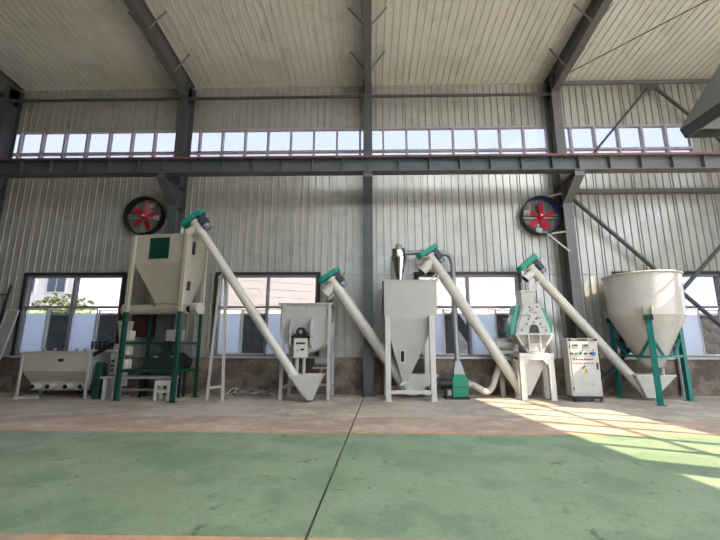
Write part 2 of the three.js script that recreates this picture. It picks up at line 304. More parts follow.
// ---- windows
let wn = 0;
function bigWindow(x0, x1, label) {
  const g = setting('window_' + (++wn), label, 'window', [(x0 + x1) / 2, WY0, W]), y0 = WY0, y1 = WY1, t = 0.055, z0 = W - 0.12, z1 = W + 0.05;
  part(g, 'window_surround', [box(x0 - 0.06, x1 + 0.06, y1 - 0.02, y1 + 0.07, W - 0.1, W + 0.07), box(x0 - 0.06, x0 + 0.03, y0, y1, W - 0.1, W + 0.07), box(x1 - 0.03, x1 + 0.06, y0, y1, W - 0.1, W + 0.07)], M.trimDark, 'dark flashing round the opening');
  part(g, 'window_sill', box(x0 - 0.06, x1 + 0.06, y0 - 0.03, y0 + 0.03, W - 0.1, W + 0.1), M.alu);
  const f = part(g, 'window_frame', [box(x0 + 0.03, x1 - 0.03, y1 - 0.02 - t, y1 - 0.02, z0, z1), box(x0 + 0.03, x1 - 0.03, y0 + 0.03, y0 + 0.03 + t * 0.8, z0, z1), box(x0 + 0.03, x0 + 0.03 + t, y0, y1, z0, z1), box(x1 - 0.03 - t, x1 - 0.03, y0, y1, z0, z1)], M.frameGrey);
  const c = (x0 + x1) / 2, ty = 2.52;
  part(g, 'transom', box(x0 + 0.05, x1 - 0.05, ty - 0.035, ty + 0.035, z0, z1 - 0.01), M.frameGrey);
  part(g, 'mullion', box(c - 0.035, c + 0.035, y0 + 0.03, y1 - 0.03, z0, z1 - 0.006), M.frameGrey);
  for (const [a, b] of [[x0 + 0.08, c - 0.035], [c + 0.035, x1 - 0.08]]) part(g, 'pane', box(a, b, ty + 0.035, y1 - 0.07, W - 0.062, W - 0.058), M.glass);
  const q = [x0 + 0.1, (x0 + c) / 2 + 0.02, c, (x1 + c) / 2 + 0.02, x1 - 0.1];
  for (let k = 0; k < 4; k++) {
    const a = q[k] + (k % 2 ? 0.0 : 0), b = q[k + 1], zz = k % 2 ? W - 0.085 : W - 0.035, s = 0.035;
    const sash = part(g, 'sash', [box(a, b, y0 + 0.08, y0 + 0.08 + s, zz - 0.02, zz + 0.02), box(a, b, ty - 0.05 - s, ty - 0.05, zz - 0.02, zz + 0.02), box(a, a + s, y0 + 0.08, ty - 0.05, zz - 0.02, zz + 0.02), box(b - s, b, y0 + 0.08, ty - 0.05, zz - 0.02, zz + 0.02)], M.alu);
    part(sash, 'pane', box(a + s, b - s, y0 + 0.08 + s, ty - 0.05 - s, zz - 0.002, zz + 0.002), k % 2 ? M.glass : M.glassClear); if (!(k % 2)) part(g, 'protective_film', box(a + s, b - s, y0 + 0.08 + s, ty - 0.22, zz + 0.004, zz + 0.006), M.film, 'pale blue film on the pane');
  }
}
['aluminium window behind the small four-outlet bin at far left', 'aluminium window behind the mixer with trough body', 'aluminium window behind the blower and its riser pipe', 'aluminium window half hidden behind the round tank'].forEach((l, i) => bigWindow(windows[i][0], windows[i][1], l));
function clerestory(x0, x1, label) {
  const g = setting('window_' + (++wn), label, 'window', [(x0 + x1) / 2, CY0, W]), z0 = W - 0.1, z1 = W + 0.03;
  part(g, 'window_frame', [box(x0, x1, CY1 - 0.05, CY1 + 0.005, z0, z1), box(x0, x1, CY0 - 0.05, CY0 + 0.05, z0, z1)], M.aluDark);
  part(g, 'transom', box(x0, x1, 7.62, 7.69, z0, z1 - 0.005), M.aluDark);
  const xs = [x0]; for (let k = -20; k < 20; k++) { const x = -0.272 + 0.765 * k; if (x > x0 + 0.1 && x < x1 - 0.1) { xs.push(x); part(g, 'mullion', box(x - 0.03, x + 0.03, CY0, CY1, z0, z1 + 0.005), M.aluDark); } } xs.push(x1);
  for (let k = 0; k + 1 < xs.length; k++) { part(g, 'pane', box(xs[k] + (k ? 0.03 : 0), xs[k + 1] - 0.03, 7.69, CY1 - 0.05, W - 0.042, W - 0.038), M.glass); part(g, 'pane', box(xs[k] + (k ? 0.03 : 0), xs[k + 1] - 0.03, CY0 + 0.05, 7.62, W - 0.042, W - 0.038), M.glass); }
}
clerestory(-13.5, colX(-2), 'high window strip at the far left edge beyond the corner column');
clerestory(colX(-2), colX(-1), 'high window strip over the left bay, above the left fan');
clerestory(colX(-1), colX(0), 'high window strip in the bay left of the middle column');
clerestory(colX(0), colX(1), 'high window strip in the bay right of the middle column');
clerestory(colX(1), CL_END, 'high window strip at right, crossed by a slanting brace');
for (const [a, b] of gableWin) {
  const g = setting('window_' + (++wn), 'high gable window strip ' + (a < -5 ? 'towards the rear wall' : 'towards the front doors'), 'window', PIV); g.rotation.y = SKEW;
  const fr = [box(XR + 0.05, XR + 0.15, GY0, GY0 + 0.07, a, b), box(XR + 0.05, XR + 0.15, GY1 - 0.07, GY1, a, b)];
  part(g, 'window_frame', fr, M.aluDark); part(g, 'transom', box(XR + 0.08, XR + 0.12, 6.82, 6.9, a, b), M.aluDark);
  const n = Math.round((b - a) / 0.82); for (let k = 1; k < n; k++) { const z = a + (b - a) * k / n; part(g, 'mullion', box(XR + 0.075, XR + 0.125, GY0, GY1, z - 0.06, z + 0.06), M.aluDark); }
  for (let k = 0; k < n; k++) part(g, 'pane', box(XR + 0.098, XR + 0.102, GY0, GY1, a + (b - a) * k / n, a + (b - a) * (k + 1) / n), M.glassClear);
}
// ---- steel frame
const colNames = { '-2': 'dark steel portal column at the left edge of the hall', '-1': 'dark steel portal column behind the square hopper', 0: 'dark steel portal column in the middle of the rear wall', 1: 'steel portal column between the right fan and the round tank' };
for (const i of [-2, -1, 0, 1]) {
  const x = colX(i), g = thing('steel_column', colNames[i], 'column', [x, 0, -11.2]), m = i > 0 ? M.steelGrey : M.steel;
  part(g, 'front_flange', box(x - 0.14, x + 0.14, 0, 9.75, -10.985, -10.965), m);
  part(g, 'back_flange', box(x - 0.14, x + 0.14, 0, 9.95, -11.48, -11.46), m);
  part(g, 'web', box(x - 0.008, x + 0.008, 0, 9.9, -11.46, -10.985), m);
  part(g, 'base_plate', box(x - 0.2, x + 0.2, 0, 0.025, -11.48, -10.9), m);
  part(g, 'corbel', [hull8([V(x - 0.01, 5.6, -10.97), V(x + 0.01, 5.6, -10.97), V(x + 0.01, 5.6, -10.98), V(x - 0.01, 5.6, -10.98)], [V(x - 0.01, 6.27, -10.18), V(x + 0.01, 6.27, -10.18), V(x + 0.01, 6.27, -10.98), V(x - 0.01, 6.27, -10.98)]),
    bar(V(x, 5.6, -10.97), V(x, 6.14, -10.18), 0.26, 0.016, V(0, 1, 0)), box(x - 0.13, x + 0.13, 6.13, 6.29, -10.19, -10.175), box(x - 0.14, x + 0.14, 6.27, 6.29, -10.97, -10.14)], m, 'bracket carrying the crane beam');
  part(g, 'stiffener', [box(x - 0.13, x + 0.13, 5.58, 5.6, -11.46, -10.985), box(x - 0.13, x + 0.13, 6.26, 6.28, -11.46, -10.985)], m);
  // rafter
  const r = thing('steel_rafter', ['steel roof rafter at the far left, over the corner column', 'steel roof rafter slanting up over the square hopper bay', 'steel roof rafter seen end-on above the middle column', 'steel roof rafter slanting up to the right, above the right fan'][i + 2], 'rafter', [x, 9.4, -10.97]);
  const bot = (z) => ceilY(z) - (z < -6 ? 0.42 + 0.28 * (-6 - z) / 5 : 0.42);
  const zs = [-11.46, -6, RIDGE];
  const web = []; for (let k = 0; k < 2; k++) web.push(hull8([V(x - 0.008, bot(zs[k + 1]), zs[k + 1]), V(x + 0.008, bot(zs[k + 1]), zs[k + 1]), V(x + 0.008, bot(zs[k]), zs[k]), V(x - 0.008, bot(zs[k]), zs[k])], [V(x - 0.008, ceilY(zs[k + 1]) - 0.02, zs[k + 1]), V(x + 0.008, ceilY(zs[k + 1]) - 0.02, zs[k + 1]), V(x + 0.008, ceilY(zs[k]) - 0.02, zs[k]), V(x - 0.008, ceilY(zs[k]) - 0.02, zs[k])]));
  part(r, 'web', web, M.steelGrey);
  part(r, 'bottom_flange', [bar(V(x, bot(-10.99), -10.99), V(x, bot(-6), -6), 0.22, 0.018, V(0, 1, 0)), bar(V(x, bot(-6), -6), V(x, bot(RIDGE), RIDGE), 0.22, 0.018, V(0, 1, 0))], M.steelGrey);
  part(r, 'top_flange', bar(V(x, ceilY(-11.46) - 0.03, -11.46), V(x, ceilY(RIDGE) - 0.03, RIDGE), 0.22, 0.018, V(0, 1, 0)), M.steelGrey);
  for (const z of [-10.1, -8.7, -7.3]) for (const s of [-1, 1]) part(r, 'fly_brace', bar(V(x + s * 0.1, bot(z) + 0.03, z), V(x + s * 0.52, ceilY(z) - 0.02, z), 0.035, 0.035), M.galv);
  part(r, 'end_plate', box(x - 0.13, x + 0.13, 9.32, 9.9, -10.985, -10.955), M.steel);
}
// ---- crane beams
const beamLabels = ['dark crane beam over the far left, ending outside the picture', 'dark crane beam over the left bay above the left fan', 'dark crane beam in the bay left of the middle column', 'crane beam in the bay right of the middle column', 'grey crane beam over the round tank at right'];
for (let b = -3; b < 2; b++) {
  const x0 = colX(b), x1 = Math.min(colX(b + 1), 11.75), g = thing('crane_beam', beamLabels[b + 3], 'beam', [(x0 + x1) / 2, 6.3, -10.3], { group: 'crane runway beams' }), m = b > 0 ? M.steelGrey : M.steel;
  part(g, 'bottom_flange', box(x0 + 0.01, x1 - 0.01, 6.3, 6.325, -10.45, -10.15), m);
  part(g, 'top_flange', box(x0 + 0.01, x1 - 0.01, 6.72, 6.75, -10.47, -10.13), m);
  part(g, 'web', box(x0 + 0.01, x1 - 0.01, 6.325, 6.72, -10.308, -10.292), m);
  for (let k = 0; k < 7; k++) { const x = x0 + 0.02 + k * 0.875; if (x < x1) part(g, 'stiffener', [box(x - 0.006, x + 0.006, 6.325, 6.72, -10.292, -10.17), box(x - 0.006, x + 0.006, 6.325, 6.72, -10.43, -10.308)], m); }
  part(g, 'rail', box(x0 + 0.01, x1 - 0.01, 6.75, 6.785, -10.2, -10.14), M.rail, 'thin red strip on the beam');
}
// ---- eave struts and braces
for (let b = -2; b < 1; b++) {
  const g = thing('eave_strut', ['dark horizontal tube under the eave of the left bay', 'dark horizontal tube under the eave left of the middle column', 'dark horizontal tube under the eave right of the middle column'][b + 2], 'strut', [colX(b) + 3, 9.43, -11.2]);
  part(g, 'tube', tube(V(colX(b) + 0.01, 9.43, -11.2), V(colX(b + 1) - 0.01, 9.43, -11.2), 0.05), M.steel);
  each(g, 'end_plate', [box(colX(b) + 0.01, colX(b) + 0.03, 9.34, 9.52, -11.3, -11.1), box(colX(b + 1) - 0.03, colX(b + 1) - 0.01, 9.34, 9.52, -11.3, -11.1)], M.steel);
}
{
  const g = thing('eave_strut', 'thick dark tube under the eave above the slanting braces at right', 'strut', [9, 9.8, -11.2]);
  part(g, 'tube', tube(V(6.0, 9.82, -11.2), V(11.65, 9.82, -11.2), 0.065), M.steelGrey);
  part(g, 'gusset_plate', box(8.95, 9.45, 9.5, 9.8, -11.21, -11.19), M.steel);
  const br = (name, label, a, b, r, m = M.steelGrey) => { const t = thing(name, label, 'brace', [(a.x + b.x) / 2, (a.y + b.y) / 2, (a.z + b.z) / 2]); part(t, 'tube', tube(a, b, r), m); each(t, 'end_plate', [bar(a, a.clone().lerp(b, 0.18 / a.distanceTo(b)), r * 2.6, 0.014), bar(b, b.clone().lerp(a, 0.18 / a.distanceTo(b)), r * 2.6, 0.014)], m); };
  br('slanting_brace', 'slim brace from the right eave node down to the crane beam', V(9.08, 9.62, -11.2), V(6.35, 6.5, -11.2), 0.036, M.darkSteel);
  br('slanting_brace', 'thicker brace falling right from the eave node behind the grey hood', V(9.32, 9.62, -11.2), V(11.65, 7.1, -11.2), 0.055, M.darkSteel);
  br('slanting_brace', 'long brace from the right column down behind the round tank', V(6.2, 5.95, -11.25), V(11.6, 0.45, -11.25), 0.058, M.darkSteel);
  br('slanting_brace', 'brace rising to the right edge above the right window', V(6.3, 0.25, -11.12), V(11.6, 5.47, -11.12), 0.055, M.darkSteel);
  const gi = thing('wall_girt', 'dark horizontal rail under the crane beam at right', 'rail', [9, 6.14, -11.4]);
  part(gi, 'channel', [box(6.13, 11.7, 6.07, 6.2, -11.33, -11.32), box(6.13, 11.7, 6.18, 6.2, -11.46, -11.33), box(6.13, 11.7, 6.07, 6.09, -11.46, -11.33)], M.steelGrey);
  each(gi, 'bolt', [tube(V(7.2, 6.05, -11.4), V(7.2, 6.1, -11.4), 0.025), tube(V(10.1, 6.05, -11.4), V(10.1, 6.1, -11.4), 0.025)], M.steel);
  const rod = thing('tension_rod', 'thin black roof rod crossing the upper right corner', 'rod', [9, 10, -8.4]);
  part(rod, 'rod', tube(V(6.1, 9.72, -10.75), V(11.9, 10.36, -5.2), 0.014, 0.014, 8), M.blackMatte);
}
// ---- fans
function fan(cx, cy, label, side) {
  const R = 0.62, z0 = W + 0.02, z1 = W + 0.28, g = thing('exhaust_fan', label, 'fan', [cx, cy - R, W], { group: 'wall exhaust fans' });
  const ring = (ro, ri, a, b) => lathe([[ri, a], [ro, a], [ro, b], [ri, b], [ri, a]], 0, 0, 48).rotateX(Math.PI / 2).translate(cx, cy, 0);
  part(g, 'housing', [ring(R - 0.02, R - 0.035, z0, z1), ring(R, R - 0.03, z1 - 0.04, z1 + 0.01)], M.black);
  part(g, 'inner_liner', ring(R - 0.036, R - 0.045, z0 + 0.02, z1 - 0.04), side > 0 ? M.blue : M.blackMatte);
  part(g, 'shutter', [tube(V(cx, cy, W + 0.005), V(cx, cy, W + 0.03), R - 0.05, R - 0.05, 40)], M.shutter);
  for (let k = 0; k < 5; k++) {
    const a = k * Math.PI * 2 / 5 + (side > 0 ? 0.25 : 0.1);
    const s = new THREE.Shape(); s.moveTo(0.07, -0.06); s.quadraticCurveTo(0.24, -0.16, 0.42, -0.11); s.quadraticCurveTo(0.46, 0.0, 0.42, 0.09); s.quadraticCurveTo(0.24, 0.08, 0.07, 0.06); s.lineTo(0.07, -0.06);
    part(g, 'blade', new THREE.ExtrudeGeometry(s, { depth: 0.014, bevelEnabled: false, curveSegments: 6 }).rotateX(0.5).rotateZ(a).translate(cx, cy, z1 - 0.16), M.red);
  }
  const hub = part(g, 'hub', lathe([[0.001, 0.09], [0.07, 0.08], [0.1, 0.0], [0.1, -0.06], [0.001, -0.06]], 0, 0, 24).rotateX(Math.PI / 2).translate(cx, cy, z1 - 0.12), M.red);
  part(hub, 'hub_bolt', tube(V(cx, cy, z1 - 0.05), V(cx, cy, z1 + 0.0), 0.035, 0.03), M.brightWhite);
  part(g, 'motor', tube(V(cx, cy, z0 + 0.03), V(cx, cy, z1 - 0.17), 0.12), M.grey);
  part(g, 'mount_bracket', [bar(V(cx - 0.57, cy - 0.05, z0 + 0.08), V(cx + 0.57, cy - 0.05, z0 + 0.08), 0.04), bar(V(cx - 0.57, cy + 0.05, z0 + 0.08), V(cx + 0.57, cy + 0.05, z0 + 0.08), 0.04)], M.grey);
  const px = side > 0 ? [[-0.4, 0.12], [-0.08, -0.46]] : [[0.2, 0.34], [0.38, -0.06]];
  px.forEach(([x, y]) => part(g, 'terminal_box', rbox(cx + x - 0.1, cx + x + 0.1, cy + y - 0.08, cy + y + 0.08, z0 + 0.06, z0 + 0.14), M.grey));
  return g;
}
fan(-7.1, 5.4, 'red-bladed wall fan above the square hopper', -1);
const f2 = fan(5.33, 5.33, 'red-bladed wall fan beside the right column, held by pale rods', 1);
for (const [a, b] of [[V(5.5, 5.93, W + 0.2), V(5.87, 5.92, -10.99)], [V(5.55, 4.73, W + 0.3), V(5.87, 4.72, -10.99)], [V(5.4, 4.7, W + 0.35), V(5.9, 4.1, -10.97)]]) part(f2, 'stay_rod', tube(a, b, 0.028, 0.028, 8), M.brightWhite);

// ================================================================ MACHINES
// ---- four-outlet bin, far left
{
  const g = thing('feed_bin', 'low beige bin with four pipe outlets at far left', 'bin', [-8.4, 0, -10.65]), x0 = -9.3, x1 = -7.5, zf = -10.3, zb = -11.05;
  part(g, 'body', [box(x0, x1, 0.7, 1.2, zb, zf), frustum([x0 + 0.12, x1 - 0.06, zb + 0.25, zf - 0.25, 0.36], [x0, x1, zb, zf, 0.7])], M.beige);
  part(g, 'rim', [box(x0 - 0.04, x1 + 0.04, 1.19, 1.215, zf - 0.02, zf + 0.03), box(x0 - 0.04, x1 + 0.04, 1.19, 1.215, zb - 0.03, zb + 0.02), box(x0 - 0.04, x0 + 0.02, 1.19, 1.215, zb, zf), box(x1 - 0.02, x1 + 0.04, 1.19, 1.215, zb, zf)], M.beige);
  part(g, 'outlet_trough', box(x0 + 0.14, x1 - 0.04, 0.19, 0.42, zb + 0.28, zf - 0.2), M.beige);
  for (const x of [-8.92, -8.51, -8.03, -7.62]) { const o = part(g, 'outlet_pipe', tube(V(x, 0.3, zf - 0.22), V(x - 0.01, 0.3, zf + 0.02), 0.075), M.white); part(o, 'outlet_hole', tube(V(x - 0.01, 0.3, zf + 0.018), V(x - 0.01, 0.3, zf + 0.026), 0.06), M.black); }
  for (const x of [x0 - 0.02, x1 + 0.02]) for (const z of [zf + 0.01, zb]) part(g, 'leg', bar(V(x, 0, z), V(x, 1.19, z), 0.05), M.white);
  part(g, 'foot_bar', [box(x0 - 0.06, x0 + 0.55, 0, 0.05, zf - 0.03, zf + 0.05), box(x0 - 0.05, x0 + 0.01, 0, 0.05, zb, zf), box(x1 - 0.01, x1 + 0.05, 0, 0.05, zb, zf)], M.white);
  part(g, 'nameplate', box(-8.34, -8.2, 0.95, 1.03, zf, zf + 0.006), M.black);
  for (const x of [-8.85, -8.55, -7.95, -7.72]) part(g, 'lifting_lug', box(x - 0.04, x + 0.04, 1.21, 1.31, zf - 0.1, zf - 0.08), M.grey);
  part(g, 'end_plate', hull8([V(x1 + 0.02, 0.35, zf - 0.1), V(x1 + 0.05, 0.35, zf - 0.1), V(x1 + 0.05, 0.35, zb + 0.15), V(x1 + 0.02, 0.35, zb + 0.15)], [V(x1 + 0.02, 1.2, zf), V(x1 + 0.05, 1.2, zf), V(x1 + 0.05, 1.2, zb), V(x1 + 0.02, 1.2, zb)]), M.white);
}
// ---- leaning frames at the left edge
{
  const g = thing('spare_screen', 'grey framed metal screen leaning on the wall at the left edge', 'screen', [-10.9, 0, -11.1]);
  const A = V(-11.15, 0, -10.95), B = V(-11.05, 2.42, -11.4), C = V(-10.7, 2.42, -11.4), D = V(-10.8, 0, -10.95);
  part(g, 'frame_bar', [bar(A, B, 0.04), bar(D, C, 0.04), bar(B, C, 0.04), bar(A, D, 0.04)], M.alu);
  part(g, 'panel', hull8([A, D, D.clone().add(V(0, 0, -0.015)), A.clone().add(V(0, 0, -0.015))], [B, C, C.clone().add(V(0, 0, -0.015)), B.clone().add(V(0, 0, -0.015))]), M.grey);
  const h = thing('leaning_ladder', 'dark ladder-like rack standing behind the leaning screen', 'rack', [-11.4, 0, -11.2]);
  each(h, 'upright', [bar(V(-11.65, 0, -11.1), V(-11.55, 3.2, -11.42), 0.05), bar(V(-11.2, 0, -11.1), V(-11.1, 3.2, -11.42), 0.05)], M.trimDark);
  for (const y of [0.5, 1.1, 1.7, 2.3, 2.9]) { const z = -11.1 - 0.1 * y; part(h, 'rung', bar(V(-11.63 + y * 0.031, y, z), V(-11.18 + y * 0.031, y, z), 0.035), M.trimDark); }
}
// ---- square hopper on green legs
{
  const g = thing('packing_hopper', 'tall beige square hopper with dark green panel on green legs', 'hopper', [-5.66, 0, -9.88], { turn: -0.14 }), L = (n, geo, m, l) => part(g, n, geo, m, l, true);
  const w = 0.755, zf = -0.05, zb = -1.1;
  const body = L('hopper_box', [box(-w, w, 3.57, 4.36, zb, zf)], M.beige);
  L('hopper_rim', [box(-w - 0.03, w + 0.03, 4.34, 4.375, zf - 0.03, zf + 0.025), box(-w - 0.03, w + 0.03, 4.34, 4.375, zb - 0.025, zb + 0.03), box(w - 0.02, w + 0.03, 4.34, 4.375, zb, zf)], M.beige);
  L('hopper_cone', frustum([-0.2, 0.6, -0.72, -0.3, 2.53], [-w, w, zb, zf, 3.57]), M.beige);
  const fl = L('flange', box(-0.24, 0.64, 2.5, 2.56, -0.76, -0.26), M.beige); for (let k = 0; k < 5; k++) part(fl, 'bolt', tube(V(-0.18 + k * 0.19, 2.53, -0.26), V(-0.18 + k * 0.19, 2.53, -0.24), 0.018, 0.018, 8), M.grey, undefined, true);
  L('panel', box(-0.345, 0.25, 3.69, 4.28, zf - 0.01, zf + 0.008), M.panelGreen, 'dark green inspection panel');
  L('feed_tube', [tube(V(-1.22, 2.36, -0.5), V(0.66, 2.36, -0.5), 0.135), tube(V(-1.27, 2.36, -0.5), V(-1.18, 2.36, -0.5), 0.17), box(-0.2, 0.6, 2.36, 2.52, -0.7, -0.32)], M.beige);
  const mt = L('feed_motor', [tube(V(0.66, 2.36, -0.5), V(0.9, 2.36, -0.5), 0.09), tube(V(0.86, 2.36, -0.5), V(0.92, 2.36, -0.5), 0.15)], M.black); part(mt, 'motor_cowl', tube(V(0.9, 2.36, -0.42), V(1.12, 2.36, -0.36), 0.155, 0.15), M.cream, undefined, true);
  for (const [x, z] of [[-w - 0.035, 0], [w + 0.035, 0], [-w - 0.035, -0.95], [w + 0.035, -0.95]]) {
    const leg = L('leg', z ? box(x - 0.035, x + 0.035, 0, 2.25, z - 0.035, z + 0.035) : rbox(x - 0.05, x + 0.05, 0, 2.25, z - 0.05, z + 0.05, 0.008), M.legGreen);
    part(leg, 'leg_extension', box(x - 0.045, x + 0.045, 2.25, 4.35, z - 0.045, z + 0.045), M.beige, 'beige upper post', true);
    part(leg, 'foot_plate', box(x - 0.09, x + 0.09, 0, 0.015, z - 0.09, z + 0.09), M.legGreen, undefined, true);
  }
  for (const y of [0.74, 1.44]) { L('cross_rail', box(-w, w, y - 0.035, y + 0.035, y > 1 ? -0.99 : -0.03, y > 1 ? -0.93 : 0.03), M.legGreen); L('cross_rail', box(w + 0.005, w + 0.065, y - 0.035, y + 0.035, -0.95, 0), M.legGreen); L('cross_rail', box(-w - 0.065, -w - 0.005, y - 0.035, y + 0.035, -0.95, 0), M.legGreen); }
  L('level_sensor', box(w, w + 0.03, 3.85, 4.2, -0.42, -0.32), M.black, 'black sensor strip on the right side');
  L('sight_window', hull8([V(0.655, 2.86, -0.36), V(0.685, 2.86, -0.36), V(0.685, 2.86, -0.48), V(0.655, 2.86, -0.48)], [V(0.69, 3.1, -0.34), V(0.71, 3.1, -0.34), V(0.71, 3.1, -0.46), V(0.69, 3.1, -0.46)]), M.black);
  L('vent_pipe', [tube(V(0.48, 4.36, -0.2), V(0.48, 4.62, -0.2), 0.045), tube(V(0.62, 4.36, -0.35), V(0.62, 4.55, -0.35), 0.04)], M.brightWhite);
}
// ---- under and beside the hopper
{
  const b = thing('roller_bench', 'low grey roller bench under the square hopper', 'bench', [-6.0, 0, -10.15]);
  each(b, 'bench_top', [box(-6.98, -5.08, 0.53, 0.59, -9.98, -9.93), box(-6.98, -5.08, 0.53, 0.59, -10.3, -10.25)], M.grey);
  for (let k = 0; k < 15; k++) part(b, 'roller', tube(V(-6.92 + k * 0.128, 0.56, -9.98), V(-6.92 + k * 0.128, 0.56, -10.25), 0.035, 0.035, 10), M.galv);
  for (const [x, z] of [[-6.85, -9.97], [-6.85, -10.27], [-5.15, -10.27], [-5.55, -10.27]]) part(b, 'leg', bar(V(x, 0, z), V(x, 0.55, z), 0.07), M.white);
  part(b, 'lower_rail', [box(-6.85, -5.15, 0.2, 0.25, -10.29, -10.25)], M.grey); b.position.z -= 0.13;
  const s = thing('step_stool', 'small white stool standing under the roller bench end', 'stool', [-5.25, 0, -10.05]);
  part(s, 'stool_top', rbox(-5.47, -5.08, 0.46, 0.51, -10.3, -9.97), M.brightWhite);
  for (const x of [-5.44, -5.11]) for (const z of [-9.98, -10.27]) part(s, 'leg', bar(V(x, 0, z), V(x, 0.47, z), 0.055), M.brightWhite);
  each(s, 'stretcher', [box(-5.44, -5.11, 0.2, 0.27, -10.0, -9.96), box(-5.44, -5.11, 0.38, 0.46, -9.99, -9.965)], M.brightWhite);
  const c = thing('belt_conveyor', 'dark green bag conveyor beneath the square hopper', 'conveyor', [-5.9, 0, -10.55]);
  each(c, 'side_panel', [prism([[-6.4, 0.68], [-5.2, 0.68], [-5.1, 0.98], [-5.35, 1.18], [-6.0, 1.18], [-6.3, 0.85]], -10.44, -10.42), prism([[-6.4, 0.68], [-5.2, 0.68], [-5.1, 0.98], [-5.35, 1.18], [-6.0, 1.18], [-6.3, 0.85]], -10.84, -10.82)], M.belt);
  part(c, 'belt', box(-6.2, -5.15, 0.9, 0.98, -10.82, -10.44), M.belt); each(c, 'end_roller', [tube(V(-5.2, 0.9, -10.84), V(-5.2, 0.9, -10.44), 0.08), tube(V(-6.2, 0.88, -10.84), V(-6.2, 0.88, -10.44), 0.08)], M.black);
  for (const x of [-6.3, -5.25]) for (const z of [-10.46, -10.75]) part(c, 'leg', bar(V(x, 0, z), V(x, 0.75, z), 0.055), M.belt);
  for (const x of [-5.95, -5.45]) part(c, 'clip', box(x - 0.06, x + 0.06, 1.06, 1.1, -10.42, -10.41), M.white); c.position.z -= 0.1; c.position.x += 0.12;
  const p = thing('weighing_indicator', 'pale control box on a thin post under the hopper', 'control box', [-5.62, 0, -10.78]);
  part(p, 'enclosure', rbox(-5.88, -5.38, 1.5, 1.82, -10.86, -10.72), M.cream); part(p, 'post', tube(V(-5.6, 0, -10.88), V(-5.6, 1.5, -10.88), 0.03), M.trimDark);
  part(p, 'bracket', [box(-5.86, -5.4, 1.42, 1.46, -10.88, -10.78), box(-5.66, -5.54, 1.1, 1.45, -10.85, -10.81)], M.black); part(p, 'foot', box(-5.75, -5.45, 0, 0.02, -10.95, -10.78), M.trimDark); p.position.z -= 0.27; p.position.x += 0.02;
  const e = thing('maroon_box', 'dark maroon cabinet hung on the wall behind the hopper', 'wall box', [-6.6, 1.7, -11.35]);
  part(e, 'enclosure', rbox(-7.05, -6.3, 1.62, 2.35, -11.46, -11.22), M.maroon); part(e, 'door', box(-7.0, -6.35, 1.67, 2.3, -11.22, -11.21), M.maroon); part(e, 'lock', box(-6.43, -6.4, 1.95, 2.02, -11.21, -11.2), M.grey);
}
// ---- bag sewing unit left of the hopper
{
  const g = thing('bag_sewing_unit', 'white bag closing machine with green post beside the beige bin', 'machine', [-7.1, 0, -10.7]);
  const s = new THREE.Shape(); s.moveTo(-7.48, 0); s.lineTo(-7.32, 0); s.lineTo(-7.32, 0.85); s.absarc(-7.4, 0.85, 0.08, 0, Math.PI); s.lineTo(-7.48, 0);
  part(g, 'green_post', new THREE.ExtrudeGeometry(s, { depth: 0.2, bevelEnabled: true, bevelSize: 0.01, bevelThickness: 0.01, bevelSegments: 1 }).translate(0, 0, -10.62), M.legGreen);
  part(g, 'column', [rbox(-7.22, -6.98, 0, 1.15, -10.85, -10.6), box(-7.3, -6.8, 0, 0.04, -10.95, -10.6)], M.white);
  part(g, 'carriage', [rbox(-7.18, -7.02, 0.62, 1.05, -10.6, -10.55)], M.grey);
  for (const y of [0.72, 0.85, 0.97]) part(g, 'adjusting_knob', tube(V(-7.1, y, -10.56), V(-7.1, y, -10.5), 0.035, 0.03, 12), M.black);
  part(g, 'chute', [frustum([-7.08, -6.92, -10.85, -10.68, 1.4], [-7.16, -6.88, -10.92, -10.62, 2.05]), box(-7.2, -6.9, 1.15, 1.42, -10.87, -10.62)], M.beige);
  each(g, 'sewing_head', [rbox(-6.95, -6.72, 1.5, 1.78, -10.8, -10.6, 0.03), rbox(-6.95, -6.74, 1.12, 1.36, -10.82, -10.58, 0.04)], M.brightWhite);
  part(g, 'lower_head', [rbox(-6.95, -6.74, 0.72, 1.02, -10.82, -10.58, 0.05), box(-6.9, -6.78, 0.3, 0.75, -10.75, -10.65)], M.brightWhite);
  part(g, 'infeed_plate', hull8([V(-7.62, 1.08, -10.46), V(-7.1, 1.36, -10.46), V(-7.1, 1.36, -10.5), V(-7.62, 1.08, -10.5)], [V(-7.62, 1.18, -10.46), V(-7.1, 1.48, -10.46), V(-7.1, 1.48, -10.5), V(-7.62, 1.18, -10.5)]), M.black);
  part(g, 'guide_table', [box(-7.82, -7.05, 1.22, 1.26, -10.8, -10.5), bar(V(-7.3, 0, -10.78), V(-7.3, 1.22, -10.78), 0.05)], M.white);
  for (let i = 0; i < 4; i++) for (let j = 0; j < 2; j++) part(g, 'guide_roller', tube(V(-7.76 + i * 0.12, 1.28, -10.58 - j * 0.14), V(-7.76 + i * 0.12, 1.45, -10.58 - j * 0.14), 0.028, 0.028, 10), M.black);
  each(g, 'guide_bar', [box(-7.8, -7.3, 1.45, 1.48, -10.6, -10.56), box(-7.8, -7.3, 1.36, 1.385, -10.6, -10.56)], M.black);
  g.position.x += 0.2; g.position.z += 0.15;
}
